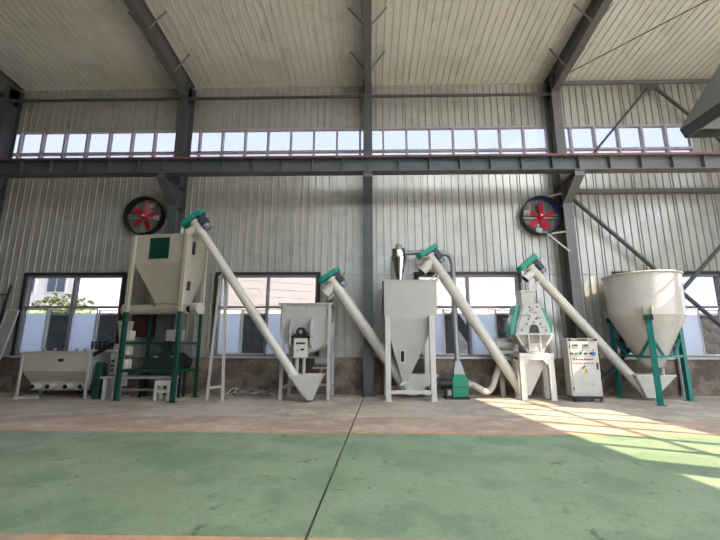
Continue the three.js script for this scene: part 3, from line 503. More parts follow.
// ---- screw conveyors
function screw(label, z, low, top, r, o = {}) {
  const A = V(low[0], low[1], z), B = V(top[0], top[1], z), ax = B.clone().sub(A).normalize(), px = V(ax.y, -ax.x, 0);   // px points right and up across the tube
  const g = thing('screw_conveyor', label, 'conveyor', [low[0], 0, z]);
  const body = part(g, 'tube', [tube(A, B, r, r, 28), tube(B.clone().addScaledVector(ax, -0.02), B.clone().addScaledVector(ax, 0.03), r * 1.25, r * 1.25, 28), tube(A.clone().addScaledVector(ax, -0.03), A.clone().addScaledVector(ax, 0.01), r * 1.15, r * 1.15, 28)], o.mat || M.tubeWhite);
  const C = B.clone().addScaledVector(ax, 0.15);
  // belt guard: rounded slab across the axis
  const gl = o.guard || 0.68, gw = 0.26, shape = new THREE.Shape(); const h = gl / 2, rad = gw / 2;
  shape.moveTo(-h + rad, -rad); shape.lineTo(h - rad, -rad); shape.absarc(h - rad, 0, rad, -Math.PI / 2, Math.PI / 2); shape.lineTo(-h + rad, rad); shape.absarc(-h + rad, 0, rad, Math.PI / 2, Math.PI * 1.5);
  const slab = new THREE.ExtrudeGeometry(shape, { depth: 0.12, bevelEnabled: true, bevelSize: 0.012, bevelThickness: 0.012, bevelSegments: 1, curveSegments: 10 }).translate(0, 0, -0.06);
  const m = new THREE.Matrix4().makeBasis(px, V(0, 0, 1).negate(), ax.clone()); if (m.determinant() < 0) m.makeBasis(px, V(0, 0, 1), ax.clone());
  m.setPosition(C.clone().addScaledVector(px, o.shift ?? 0.1)); part(g, 'belt_guard', slab.applyMatrix4(m), M.guard, 'green belt guard');
  part(g, 'guard_bracket', [bar(B.clone().addScaledVector(px, 0.02), C.clone().addScaledVector(px, 0.02), 0.14, 0.14), bar(B.clone().addScaledVector(px, r).addScaledVector(ax, -0.1), B.clone().addScaledVector(px, r + 0.3).addScaledVector(ax, 0.0), 0.05, 0.12)], M.grey);
  const mc = C.clone().addScaledVector(px, (o.shift ?? 0.1) + gl / 2 - 0.17).addScaledVector(ax, -0.06), me = mc.clone().addScaledVector(ax, -0.42);
  const fins = []; for (let k = 0; k < 7; k++) fins.push(tube(mc.clone().addScaledVector(ax, -0.06 - k * 0.036), mc.clone().addScaledVector(ax, -0.075 - k * 0.036), 0.138, 0.138, 20));
  const mo = part(g, 'motor', [tube(mc, me, 0.12, 0.12, 24), ...fins], M.motor); part(mo, 'fan_cowl', tube(me.clone().addScaledVector(ax, 0.08), me.clone().addScaledVector(ax, -0.03), 0.132, 0.11, 24), M.motorCap);
  part(mo, 'terminal_box', bar(mc.clone().addScaledVector(ax, -0.1).addScaledVector(V(0, 0, 1), 0.12), mc.clone().addScaledVector(ax, -0.24).addScaledVector(V(0, 0, 1), 0.12), 0.12, 0.07), M.motor);
  if (o.spout) { const S0 = B.clone().addScaledVector(ax, -0.13), S1 = V(o.spout[0], o.spout[1], z); part(g, 'outlet_spout', [tube(S0, S1, r * 0.95, r * 0.95, 24), tube(S1.clone().lerp(S0, 0.06), S1, r * 1.02, r * 1.02, 24)], o.mat || M.tubeWhite); part(g, 'spout_mouth', tube(S1, S1.clone().lerp(S0, -0.015), r * 0.86, r * 0.86, 24), M.black); }
  if (o.hopper) {
    const [hx0, hx1, hy, bx0, bx1, by, d] = o.hopper, t = 0.012;
    // four sloping plates, open on top
    const bt = rect(bx0, bx1, z - d * 0.4, z + d * 0.4, by), tp = rect(hx0, hx1, z - d, z + d, hy), sh = [];
    for (let i = 0; i < 4; i++) { const j = (i + 1) % 4, n = tp[j].clone().sub(tp[i]).cross(bt[i].clone().sub(tp[i])).normalize().multiplyScalar(-t); const q = [bt[i], bt[j], tp[j], tp[i]]; sh.push(hull8([q[0], q[1], q[1].clone().add(n), q[0].clone().add(n)], [q[3], q[2], q[2].clone().add(n), q[3].clone().add(n)])); }
    const hp = part(g, 'inlet_hopper', sh, o.mat || M.tubeWhite);
    const rim = []; for (let i = 0; i < 4; i++) rim.push(bar(tp[i], tp[(i + 1) % 4], 0.035, 0.035, V(0, 1, 0))); part(hp, 'hopper_rim', rim, o.mat || M.tubeWhite);
  }
  part(g, 'end_bearing', [tube(A.clone().addScaledVector(ax, -0.03), A.clone().addScaledVector(ax, -0.12), 0.045), tube(A.clone().addScaledVector(ax, -0.03), A.clone().addScaledVector(ax, -0.06), 0.08)], M.motorCap);
  if (o.foot) for (const f of o.foot) { const q = A.clone().lerp(B, f); part(g, 'foot', [bar(V(q.x, 0, z - 0.09), V(q.x, q.y - r * 0.5, z - 0.09), 0.04), bar(V(q.x, 0, z + 0.09), V(q.x, q.y - r * 0.5, z + 0.09), 0.04)], o.mat || M.tubeWhite); }
  if (o.lug) { const q = A.clone().lerp(B, o.lug); part(g, 'lifting_lug', bar(q.clone().addScaledVector(px, -r), q.clone().addScaledVector(px, -r).add(V(-0.16, -0.18, 0)), 0.035, 0.05), o.mat || M.tubeWhite); }
  part(g, 'flange_ring', [0.5].map((k) => tube(A.clone().lerp(B, k - 0.004), A.clone().lerp(B, k + 0.004), r * 1.06, r * 1.06, 28)), o.mat || M.tubeWhite);
  return g;
}
screw('long cream screw conveyor leading up to the square hopper', -9.98, [-1.6, 0.2], [-4.79, 4.71], 0.115, { mat: M.tubeWhite, hopper: [-1.98, -1.16, 0.66, -1.53, -1.43, 0.05, 0.26], shift: 0.02, spout: [-4.98, 4.42], guard: 0.72 });
screw('grey screw conveyor rising leftwards to the mixer', -10.8, [1.08, 0.2], [-1.07, 3.24], 0.16, { hopper: [0.82, 1.86, 0.6, 1.05, 1.28, 0.08, 0.2], spout: [-1.25, 2.84], shift: 0.02, lug: 0.9 });
screw('white screw conveyor rising leftwards above the tall bin with cyclone', -10.78, [4.12, 0.2], [1.77, 3.93], 0.145, { hopper: [3.95, 4.75, 1.02, 4.02, 4.3, 0.1, 0.24], spout: [1.53, 3.48], shift: 0.02, lug: 0.88 });
screw('white screw conveyor rising leftwards above the pellet mill', -10.7, [7.38, 0.14], [4.59, 3.58], 0.125, { hopper: [6.98, 8.0, 0.64, 7.3, 7.5, 0.06, 0.28], spout: [4.42, 3.24], shift: 0.02, lug: 0.9 });
{
  const g = thing('conveyor_stand', 'thin white A-frame stand propping the long cream conveyor', 'stand', [-3.95, 0, -10.12]);
  part(g, 'leg', bar(V(-4.17, 0, -10.14), V(-4.05, 3.2, -10.14), 0.055), M.cream); part(g, 'leg', bar(V(-3.76, 0, -10.14), V(-3.9, 3.32, -10.14), 0.065), M.cream);
  part(g, 'crossbar', bar(V(-4.15, 0.31, -10.14), V(-3.77, 0.35, -10.14), 0.06), M.cream); part(g, 'saddle', bar(V(-4.08, 3.18, -10.14), V(-3.86, 3.4, -10.14), 0.05, 0.16), M.cream);
  each(g, 'foot_plate', [box(-4.23, -4.11, 0, 0.012, -10.2, -10.08), box(-3.83, -3.7, 0, 0.012, -10.2, -10.08)], M.cream);
}
// ---- trough mixer
{
  const g = thing('trough_mixer', 'pale grey mixer with U-shaped trough on a leg frame', 'mixer', [-1.7, 0, -10.75]), x0 = -2.38, x1 = -1.03, c = (x0 + x1) / 2, R = (x1 - x0) / 2, yc = 1.88, zf = -10.27, zb = -11.3;
  const U = (r, top) => { const q = [[c - r, top]]; for (let k = 0; k <= 20; k++) { const a = Math.PI + Math.PI * k / 20; q.push([c + r * Math.cos(a), yc + r * Math.sin(a)]); } q.push([c + r, top]); return q; };
  part(g, 'trough', prism(U(R - 0.03, 2.5), zb + 0.03, zf - 0.03), M.white);
  part(g, 'end_plate', prism(U(R, 2.5), zf - 0.03, zf), M.white); part(g, 'end_plate', prism(U(R, 2.5), zb, zb + 0.03), M.white);
  part(g, 'stiffening_band', prism(U(R + 0.03, 2.0), -10.85, -10.79), M.white);
  part(g, 'top_flange', [box(x0 - 0.06, x1 + 0.06, 2.48, 2.52, zb - 0.05, zf + 0.05)], M.white);
  each(g, 'lid', [lathe([[0.001, 2.56], [0.2, 2.55], [0.28, 2.52]], c - 0.33, -10.75, 24), lathe([[0.001, 2.56], [0.2, 2.55], [0.28, 2.52]], c + 0.36, -10.75, 24)], M.white);
  for (const x of [x0 + 0.09, x1 - 0.02]) for (const z of [zf + 0.03, zb - 0.02]) part(g, 'leg', bar(V(x, 0, z), V(x, 2.5, z), 0.085), M.white);
  part(g, 'frame_rail', [box(x0 + 0.09, x1, 0.24, 0.31, zb - 0.05, zb + 0.02), box(x1 - 0.055, x1 + 0.015, 0.24, 0.31, zb, zf + 0.03), box(x0 + 0.05, x0 + 0.12, 0.24, 0.31, zb, zf + 0.03), box(x1 - 0.05, x1 + 0.01, 1.2, 1.26, zb, zf + 0.03)], M.white);
  for (const x of [-2.06, -1.52]) part(g, 'gusset', prismX([[zf, 2.1], [zf, 1.3], [zf + 0.22, 1.4], [zf + 0.26, 1.8], [zf + 0.08, 2.1]], x - 0.018, x + 0.018), M.white);
  part(g, 'bearing_plate', box(-2.08, -1.5, 1.6, 1.64, zf, zf + 0.22), M.black);
  const be = part(g, 'bearing', [tube(V(-1.79, 1.74, zf + 0.02), V(-1.79, 1.74, zf + 0.17), 0.125, 0.125, 28), box(-1.98, -1.6, 1.64, 1.69, zf + 0.03, zf + 0.16)], M.black); part(be, 'shaft_end', tube(V(-1.79, 1.74, zf + 0.17), V(-1.79, 1.74, zf + 0.21), 0.05), M.motorCap);
  part(g, 'front_panel', box(-1.98, -1.6, 1.98, 2.46, zf, zf + 0.012), M.white); for (let k = 0; k < 4; k++) for (const x of [-1.93, -1.65]) part(g, 'bolt', tube(V(x, 2.04 + k * 0.12, zf + 0.01), V(x, 2.04 + k * 0.12, zf + 0.03), 0.014, 0.014, 8), M.grey);
  const dv = part(g, 'discharge_box', [rbox(-1.96, -1.6, 1.08, 1.58, zf, zf + 0.2, 0.012)], M.brightWhite); each(dv, 'slot', [box(-1.9, -1.66, 1.42, 1.47, zf + 0.2, zf + 0.206), box(-1.88, -1.84, 1.25, 1.28, zf + 0.2, zf + 0.206), box(-1.78, -1.68, 1.26, 1.31, zf + 0.2, zf + 0.206)], M.black);
  each(g, 'discharge_pipe', [tube(V(-1.88, 1.1, zf + 0.08), V(-1.88, 0.62, zf + 0.08), 0.045), tube(V(-1.7, 1.1, zf + 0.08), V(-1.7, 0.62, zf + 0.08), 0.045)], M.white);
  part(g, 'drive_motor', [tube(V(-1.5, 0.95, -10.9), V(-1.15, 0.95, -10.9), 0.11), box(-1.55, -1.1, 0.75, 0.8, -11.05, -10.75), bar(V(-1.5, 0.3, -11.0), V(-1.3, 0.78, -11.0), 0.04), bar(V(-1.15, 0.3, -11.0), V(-1.15, 0.78, -11.0), 0.04)], M.grey);
}
// ---- tall bin with cyclone
{
  const g = thing('tall_bin', 'tall white square bin with pointed base and grey legs', 'bin', [1.1, 0, -10.75]), x0 = 0.42, x1 = 1.83, zf = -10.22, zb = -11.28;
  part(g, 'bin_box', box(x0, x1, 2.12, 3.13, zb, zf), M.white);
  part(g, 'bin_rim', [box(x0 - 0.03, x1 + 0.04, 3.11, 3.145, zb - 0.02, zf + 0.02)], M.white);
  part(g, 'bin_cone', frustum([0.9, 1.02, -10.72, -10.52, 0.43], [x0, x1, zb, zf, 2.12]), M.white);
  for (const x of [0.5, 1.66]) for (const z of [zf + 0.06, zb + 0.05]) { const l = part(g, 'leg', rbox(x - 0.07, x + 0.07, 0, 2.17, z - 0.05, z + 0.05, 0.01), M.tubeWhite); part(l, 'foot_plate', box(x - 0.12, x + 0.12, 0, 0.015, z - 0.09, z + 0.09), M.tubeWhite); }
  part(g, 'cross_rail', [box(0.56, 1.6, 0.18, 0.27, zf + 0.02, zf + 0.09)], M.tubeWhite); part(g, 'cross_rail', box(0.56, 1.6, 0.18, 0.27, zb + 0.01, zb + 0.08), M.tubeWhite);
  for (const x of [0.5, 1.66]) part(g, 'cross_rail', box(x - 0.035, x + 0.035, 0.18, 0.27, zb + 0.05, zf + 0.03), M.tubeWhite);
  const tilt = (y) => zf + (0.3) * (y - 2.12) / (2.12 - 0.43);
  const sw = part(g, 'sight_window', hull8([V(0.83, 0.94, tilt(0.94)), V(0.97, 0.94, tilt(0.94)), V(0.97, 0.94, tilt(0.94) - 0.02), V(0.83, 0.94, tilt(0.94) - 0.02)].map((p) => p.add(V(0, 0, 0.012))), [V(0.83, 1.28, tilt(1.28)), V(0.97, 1.28, tilt(1.28)), V(0.97, 1.28, tilt(1.28) - 0.02), V(0.83, 1.28, tilt(1.28) - 0.02)].map((p) => p.add(V(0, 0, 0.012)))), M.brightWhite);
  part(sw, 'sight_glass', hull8([V(0.855, 0.97, tilt(0.97)), V(0.945, 0.97, tilt(0.97)), V(0.945, 0.97, tilt(0.97) - 0.02), V(0.855, 0.97, tilt(0.97) - 0.02)].map((p) => p.add(V(0, 0, 0.02))), [V(0.855, 1.25, tilt(1.25)), V(0.945, 1.25, tilt(1.25)), V(0.945, 1.25, tilt(1.25) - 0.02), V(0.855, 1.25, tilt(1.25) - 0.02)].map((p) => p.add(V(0, 0, 0.02)))), M.black);
  part(g, 'slide_gate', [box(0.87, 1.05, 0.4, 0.44, -10.75, -10.49), bar(V(0.82, 0.36, -10.48), V(1.0, 0.45, -10.48), 0.05)], M.brightWhite);
  part(g, 'lifting_lug', bar(V(1.82, 3.1, zf - 0.05), V(1.92, 3.28, zf - 0.05), 0.04, 0.06), M.white);
  const c = thing('cyclone', 'small stainless cyclone on top of the tall white bin', 'cyclone', [0.885, 3.15, -10.8]);
  part(c, 'cone', lathe([[0.085, 3.145], [0.085, 3.22], [0.205, 3.9]], 0.885, -10.8, 36), M.stainless);
  part(c, 'barrel', lathe([[0.235, 3.88], [0.235, 3.92], [0.205, 3.92], [0.205, 4.14], [0.1, 4.16], [0.001, 4.16]], 0.885, -10.8, 36), M.stainless);
  part(c, 'cap', lathe([[0.1, 4.15], [0.1, 4.27], [0.001, 4.3]], 0.885, -10.8, 28), M.galv);
  const d = thing('steel_duct', 'thin steel pipe from the cyclone down to the green blower', 'pipe', [2.43, 0.6, -10.9]);
  part(d, 'duct_run', [pipe([V(1.06, 4.06, -10.92), V(1.6, 4.08, -10.95), V(2.2, 4.06, -10.97), V(2.36, 4.0, -10.97), V(2.45, 3.8, -10.97), V(2.46, 3.4, -10.97), V(2.44, 2.4, -10.9), V(2.42, 0.98, -10.75)], 0.072, 80, 16)], M.galv);
  part(d, 'transition', frustum([2.27, 2.59, -10.87, -10.6, 0.62], [2.35, 2.49, -10.82, -10.66, 0.98]), M.galv);
  each(d, 'clamp', [tube(V(2.437, 2.3, -10.895), V(2.437, 2.34, -10.897), 0.1), tube(V(1.56, 4.078, -10.95), V(1.6, 4.08, -10.95), 0.1)], M.galv);
}
// ---- blower and hose
{
  const g = thing('blower', 'small green centrifugal blower on the floor', 'blower', [2.35, 0, -10.7]);
  const s = [[2.24, 0.06], [2.24, 0.52], [2.3, 0.62], [2.56, 0.62], [2.64, 0.5], [2.66, 0.3], [2.6, 0.1], [2.5, 0.06]];
  part(g, 'casing', prism(s, -10.9, -10.56, 0.015), M.blowerGreen);
  part(g, 'casing_seam', prism([[2.3, 0.3], [2.66, 0.31], [2.66, 0.325], [2.3, 0.315]], -10.56, -10.55), M.legGreen);
  part(g, 'motor', [tube(V(1.93, 0.38, -10.72), V(2.24, 0.38, -10.72), 0.12), tube(V(1.92, 0.38, -10.72), V(2.0, 0.38, -10.72), 0.135)], M.black);
  part(g, 'base', [box(2.02, 2.66, 0, 0.05, -10.9, -10.52), box(2.05, 2.26, 0.05, 0.28, -10.82, -10.6)], M.black);
  part(g, 'plate_label', box(2.1, 2.2, 0.09, 0.23, -10.6, -10.594), M.grey);
  part(g, 'outlet_cone', tube(V(2.63, 0.38, -10.72), V(2.78, 0.37, -10.72), 0.13, 0.085), M.galv);
  const h = thing('air_hose', 'ribbed grey hose curling from the blower to the pellet mill', 'hose', [3.2, 0, -10.8]);
  const pts = [V(2.76, 0.37, -10.72), V(2.95, 0.28, -10.72), V(3.18, 0.17, -10.78), V(3.34, 0.26, -10.85), V(3.47, 0.5, -10.92), V(3.6, 0.76, -10.98), V(3.75, 1.1, -11.0), V(3.98, 1.32, -10.98)];
  part(h, 'hose_body', pipe(pts, 0.08, 80, 14), M.hose); const cv = new THREE.CatmullRomCurve3(pts), rings = []; for (let k = 1; k < 40; k++) rings.push(tube(cv.getPointAt(k / 40 - 0.004), cv.getPointAt(k / 40 + 0.004), 0.09, 0.09, 14)); part(h, 'hose_rib', rings, M.hose);
}
// ---- pellet mill
{
  const g = thing('pellet_mill', 'white pellet mill with green side guards on a table frame', 'machine', [4.4, 0, -10.75]), zf = -10.4, zb = -10.9;
  part(g, 'table_top', rbox(3.98, 4.89, 1.1, 1.2, zb, zf + 0.02, 0.01), M.brightWhite);
  for (const x of [4.05, 4.8]) for (const z of [zf - 0.04, zb + 0.06]) part(g, 'leg', box(x - 0.07, x + 0.07, 0, 1.1, z - 0.06, z + 0.06), M.brightWhite);
  for (const s of [1, -1]) { const x = s > 0 ? 4.12 : 4.73; part(g, 'gusset', prism(s > 0 ? [[x, 1.1], [x, 0.88], [x + 0.2, 1.1]] : [[x, 1.1], [x - 0.2, 1.1], [x, 0.88]], zf - 0.09, zf + 0.005), M.brightWhite); }
  part(g, 'front_rail', box(3.99, 4.88, 1.03, 1.12, zf - 0.02, zf + 0.012), M.brightWhite);
  // outlet tray
  part(g, 'tray_body', frustum([4.22, 4.6, zb + 0.25, zf - 0.12, 1.2], [3.92, 4.9, zb + 0.1, zf - 0.02, 1.7]), M.grey);
  const F = (a, b) => bar(V(a[0], a[1], zf + 0.02), V(b[0], b[1], zf + 0.02), 0.03, 0.03);
  part(g, 'tray_frame', [F([3.92, 1.7], [4.9, 1.7]), F([3.92, 1.7], [4.22, 1.22]), F([4.9, 1.7], [4.6, 1.22]), F([4.22, 1.22], [4.6, 1.22]), F([4.26, 1.44], [4.56, 1.44]), F([4.26, 1.22], [4.26, 1.7]), F([4.56, 1.22], [4.56, 1.7]), F([4.1, 1.4], [4.26, 1.22]), F([4.72, 1.4], [4.56, 1.22])], M.brightWhite);
  part(g, 'tray_door', box(4.27, 4.55, 1.25, 1.43, zf - 0.06, zf + 0.01), M.white);
  // head
  const fr = [[3.93, 1.7], [4.88, 1.7], [4.82, 1.95], [4.62, 2.52], [4.18, 2.52], [4.0, 1.95]];
  part(g, 'mill_head', prism(fr, zb + 0.05, zf - 0.02, 0.012), M.white);
  const face = part(g, 'face_plate', prism([[3.97, 1.73], [4.84, 1.73], [4.78, 1.96], [4.6, 2.48], [4.2, 2.48], [4.04, 1.96]], zf - 0.02, zf + 0.01), M.white);
  const arch = new THREE.Shape(); arch.moveTo(4.29, 1.73); arch.lineTo(4.56, 1.73); arch.lineTo(4.54, 1.84); arch.absarc(4.425, 1.84, 0.115, 0, Math.PI); arch.lineTo(4.29, 1.73);
  part(g, 'outlet_mouth', new THREE.ExtrudeGeometry(arch, { depth: 0.03, bevelEnabled: false }).translate(0, 0, zf + 0.0), M.black);
  for (const [x, y, a] of [[4.12, 1.86, 0.3], [4.3, 2.2, -0.4], [4.4, 2.34, 0.7], [4.52, 2.28, 0.2], [4.14, 2.2, -0.3], [4.7, 1.9, 0.3], [4.58, 2.14, -0.2]]) part(face, 'handle', new THREE.BoxGeometry(0.13, 0.022, 0.03).rotateZ(a).translate(x, y, zf + 0.025), M.grey);
  for (const [x, y] of [[4.24, 1.97], [4.6, 1.97], [4.55, 2.42], [4.3, 2.1], [4.5, 2.1], [4.42, 2.02], [4.1, 1.8], [4.74, 1.8], [4.35, 2.42]]) part(face, 'bolt', tube(V(x, y, zf + 0.005), V(x, y, zf + 0.03), 0.02, 0.02, 8), M.trimDark);
  const guard = (s) => { const q = s < 0 ? [[4.1, 2.5], [4.0, 2.46], [3.84, 1.9], [3.82, 1.68], [3.92, 1.7], [3.98, 1.95]] : [[4.64, 2.44], [4.74, 2.4], [4.93, 2.0], [4.95, 1.76], [4.86, 1.74], [4.83, 1.96]]; return prism(s > 0 ? q.slice().reverse() : q, zb + 0.1, zf - 0.06, 0.01); };
  part(g, 'side_guard', guard(-1), M.guard, 'green curved guard'); part(g, 'side_guard', guard(1), M.guard, 'green curved guard');
  part(g, 'feed_neck', box(4.2, 4.54, 2.5, 2.88, -10.85, -10.5), M.white);
  part(g, 'feed_lip', [bar(V(4.12, 2.84, -10.5), V(4.58, 2.9, -10.5), 0.02, 0.06), bar(V(4.58, 2.9, -10.5), V(4.74, 3.16, -10.5), 0.025, 0.06), box(4.16, 4.58, 2.87, 2.89, -10.9, -10.46)], M.brightWhite);
  each(g, 'feed_rod', [tube(V(4.28, 2.88, -10.6), V(4.28, 3.12, -10.66), 0.014), tube(V(4.47, 2.88, -10.6), V(4.47, 3.1, -10.66), 0.014)], M.galv);
  part(g, 'drive_motor', [tube(V(3.55, 1.42, -10.95), V(3.98, 1.42, -10.95), 0.17), box(3.5, 4.05, 1.18, 1.26, -11.1, -10.75), tube(V(3.55, 1.42, -10.95), V(3.48, 1.42, -10.95), 0.16, 0.12)], M.grey, 'pale ribbed motor behind the head');
  part(g, 'motor_bracket', [bar(V(3.6, 1.2, -10.9), V(4.0, 0.95, -10.9), 0.06, 0.1), bar(V(3.72, 0, -11.1), V(3.72, 1.2, -11.1), 0.12, 0.1)], M.grey);
}
// ---- control cabinet
{
  const g = thing('control_cabinet', 'pale control cabinet with meters, switches and black header', 'cabinet', [5.53, 0, -10.34]), zf = -10.2, x0 = 5.17, x1 = 5.94;
  part(g, 'enclosure', rbox(x0, x1, 0.14, 1.585, zf - 0.29, zf, 0.012), M.cream);
  const d = part(g, 'door', rbox(x0 + 0.05, x1 - 0.015, 0.2, 1.5, zf - 0.01, zf + 0.015, 0.008), M.cream);
  part(g, 'header', box(x0 + 0.03, x1 - 0.005, 1.52, 1.58, zf - 0.01, zf + 0.014), M.black, 'black header strip');
  each(g, 'header_lettering', [box(x0 + 0.1, x0 + 0.25, 1.54, 1.56, zf + 0.014, zf + 0.016), box(x1 - 0.26, x1 - 0.1, 1.54, 1.56, zf + 0.014, zf + 0.016)], M.grey);
  for (const x of [5.36, 5.62]) { const m = part(g, 'meter', rbox(x - 0.075, x + 0.075, 1.34, 1.45, zf + 0.01, zf + 0.03, 0.006), M.grey); part(m, 'meter_screen', box(x - 0.05, x + 0.05, 1.385, 1.43, zf + 0.03, zf + 0.033), M.black); }
  [5.25, 5.35, 5.47, 5.6, 5.73].forEach((x, i) => { const k = part(g, 'switch', [tube(V(x, 1.2, zf + 0.012), V(x, 1.2, zf + 0.045), 0.026, 0.024, 14), bar(V(x - 0.02, 1.18, zf + 0.05), V(x + 0.02, 1.225, zf + 0.05), 0.014, 0.02)], i === 1 ? M.knobGreen : M.black); });
  part(g, 'rotary_switch', [tube(V(5.8, 1.2, zf + 0.012), V(5.8, 1.2, zf + 0.05), 0.05, 0.045, 18)], M.knobBlue); part(g, 'warning_lamp', tube(V(5.82, 1.3, zf + 0.012), V(5.82, 1.3, zf + 0.03), 0.016), M.yellow);
  for (let r = 0; r < 2; r++) for (let k = 0; k < 8; k++) { const x = 5.29 + k * 0.066, y = 1.06 - r * 0.1; part(g, 'button', [tube(V(x, y, zf + 0.012), V(x, y, zf + 0.032), 0.015, 0.015, 10), bar(V(x - 0.022, y - 0.03, zf + 0.017), V(x + 0.0, y - 0.005, zf + 0.017), 0.01, 0.006)], r ? M.knobRed : M.trimDark); }
  part(g, 'inscription_bar', bar(V(5.48, 0.82, zf + 0.017), V(5.56, 0.89, zf + 0.017), 0.03, 0.006), M.black);
  const tri = new THREE.Shape([new THREE.Vector2(5.5, 0.7), new THREE.Vector2(5.64, 0.7), new THREE.Vector2(5.57, 0.83)]); const w = part(g, 'warning_sign', new THREE.ExtrudeGeometry(tri, { depth: 0.003, bevelEnabled: false }).translate(0, 0, zf + 0.015), M.yellow, 'yellow triangular hazard sign with black flash');
  const fl = new THREE.Shape([[5.575, 0.8], [5.553, 0.757], [5.568, 0.757], [5.56, 0.715], [5.588, 0.767], [5.572, 0.767]].map(([x, y]) => new THREE.Vector2(x, y))); part(w, 'flash_symbol', new THREE.ExtrudeGeometry(fl, { depth: 0.002, bevelEnabled: false }).translate(0, 0, zf + 0.018), M.black);
  part(g, 'door_handle', rbox(5.85, 5.885, 0.8, 0.97, zf + 0.01, zf + 0.04, 0.008), M.black);
  each(g, 'hinge', [box(x0 + 0.04, x0 + 0.06, 1.35, 1.42, zf + 0.005, zf + 0.025), box(x0 + 0.04, x0 + 0.06, 0.3, 0.36, zf + 0.005, zf + 0.025)], M.trimDark);
  each(g, 'louvre', [0, 0.03].map((k) => pipe([V(5.38, 0.5 - k * 1.6, zf + 0.016), V(5.5, 0.48 - k * 1.6, zf + 0.016), V(5.64, 0.47 - k * 1.6, zf + 0.016), V(5.76, 0.48 - k * 1.6, zf + 0.016)], 0.006, 20, 6)), M.grey);
  part(g, 'base_frame', [box(x0 + 0.02, x1 - 0.01, 0.1, 0.14, zf - 0.28, zf), box(x0 + 0.03, x0 + 0.06, 0, 0.1, zf - 0.05, zf), box(x1 - 0.06, x1 - 0.02, 0, 0.1, zf - 0.05, zf), box(x0 + 0.16, x0 + 0.2, 0, 0.1, zf - 0.27, zf - 0.22), box(x1 - 0.16, x1 - 0.12, 0, 0.1, zf - 0.27, zf - 0.22), box(x0 + 0.02, x1 - 0.01, 0.07, 0.11, zf - 0.02, zf)], M.trimDark);
}
// ---- round tank
{
  const cx = 7.45, cz = -10.45, R = 0.88, g = thing('round_tank', 'large cream round tank with cone base on three teal legs', 'tank', [cx, 0, cz]);
  part(g, 'shell', lathe([[0.845, 2.17], [0.85, 2.19], [R, 3.2], [R, 3.27]], cx, cz, 72), M.tankCream);
  part(g, 'inner_wall', lathe([[R - 0.03, 3.26], [0.82, 2.2], [0.28, 1.0], [0.001, 1.0]], cx, cz, 72), M.tankCream);
  part(g, 'rim', lathe([[R - 0.03, 3.25], [R + 0.025, 3.235], [R + 0.04, 3.26], [R + 0.025, 3.285], [R - 0.03, 3.285], [R - 0.03, 3.25]], cx, cz, 72), M.tankCream);
  part(g, 'cone', lathe([[0.26, 0.93], [0.275, 0.95], [0.847, 2.175]], cx, cz, 72), M.tankCream);
  part(g, 'weld_seam', lathe([[0.845, 2.155], [0.858, 2.17], [0.849, 2.185]], cx, cz, 72), M.tankCream);
  part(g, 'outlet', lathe([[0.001, 0.84], [0.26, 0.84], [0.26, 0.93]], cx, cz, 40), M.tankCream); part(g, 'outlet_stub', [tube(V(cx + 0.16, 0.9, cz + 0.1), V(cx + 0.16, 0.66, cz + 0.1), 0.05)], M.white);
  const legs = [-0.05, 2.13, 4.15].map((a) => V(cx + 0.87 * Math.cos(a), 0, cz + 0.87 * Math.sin(a)));
  legs.forEach((p, i) => {
    const out = p.clone().sub(V(cx, 0, cz)).setY(0).normalize(), yaw = Math.atan2(out.x, out.z);
    const leg = part(g, 'leg', new RoundedBoxGeometry(0.13, 2.06, 0.1, 1, 0.008).rotateY(yaw).translate(p.x, 1.03, p.z), M.teal);
    part(leg, 'foot_plate', new THREE.BoxGeometry(0.22, 0.015, 0.2).rotateY(yaw).translate(p.x, 0.008, p.z), M.teal);
    part(leg, 'leg_bracket', new THREE.BoxGeometry(0.19, 0.14, 0.12).rotateY(yaw).translate(p.x + out.x * 0.02, 2.1, p.z + out.z * 0.02), M.legGreen);
    part(leg, 'lug', [-0.08, 0.08].map((k) => new THREE.BoxGeometry(0.012, 0.22, 0.14).translate(k, 0, 0).rotateY(yaw).translate(p.x + out.x * 0.05, 2.27, p.z + out.z * 0.05)), M.tankCream);
    const q = legs[(i + 1) % 3], ring = V(cx, 1.06, cz), m = p.clone().lerp(q, 0.5);
    part(g, 'ring_rail', bar(p.clone().setY(1.13), q.clone().setY(1.13), 0.06, 0.06, V(0, 1, 0)), M.teal);
    part(g, 'diagonal_strut', bar(p.clone().setY(1.62), p.clone().lerp(q, 0.32).setY(1.15), 0.05, 0.05), M.teal);
    part(g, 'diagonal_strut', bar(q.clone().setY(1.62), q.clone().lerp(p, 0.32).setY(1.15), 0.05, 0.05), M.teal);
  });
  const d = thing('down_pipe', 'pale round downpipe on the wall behind the tank', 'pipe', [8.9, 0, -11.38]); part(d, 'pipe', tube(V(8.9, 0, -11.38), V(8.9, 2.6, -11.38), 0.07), M.white); each(d, 'collar', [tube(V(8.9, 0, -11.38), V(8.9, 0.14, -11.38), 0.085), tube(V(8.9, 0.95, -11.38), V(8.9, 1.0, -11.38), 0.08)], M.white);
}
// ---- loose strips on the floor by the rear wall
{
  const g = thing('scrap_strips', 'heap of curled pale strips lying by the rear wall', 'scrap', [-3.5, 0, -11.2]);
  for (let k = 0; k < 9; k++) { const x = -4.1 + k * 0.14, pts = []; for (let j = 0; j < 6; j++) pts.push(V(x + j * 0.09 + rr(-0.04, 0.04), 0.03 + rr(0, 0.16) * Math.sin((j + 0.5) / 6 * Math.PI), -11.15 + rr(-0.15, 0.15))); part(g, 'strip', pipe(pts, 0.018, 24, 6), k % 3 ? M.grey : M.brightWhite); }
}
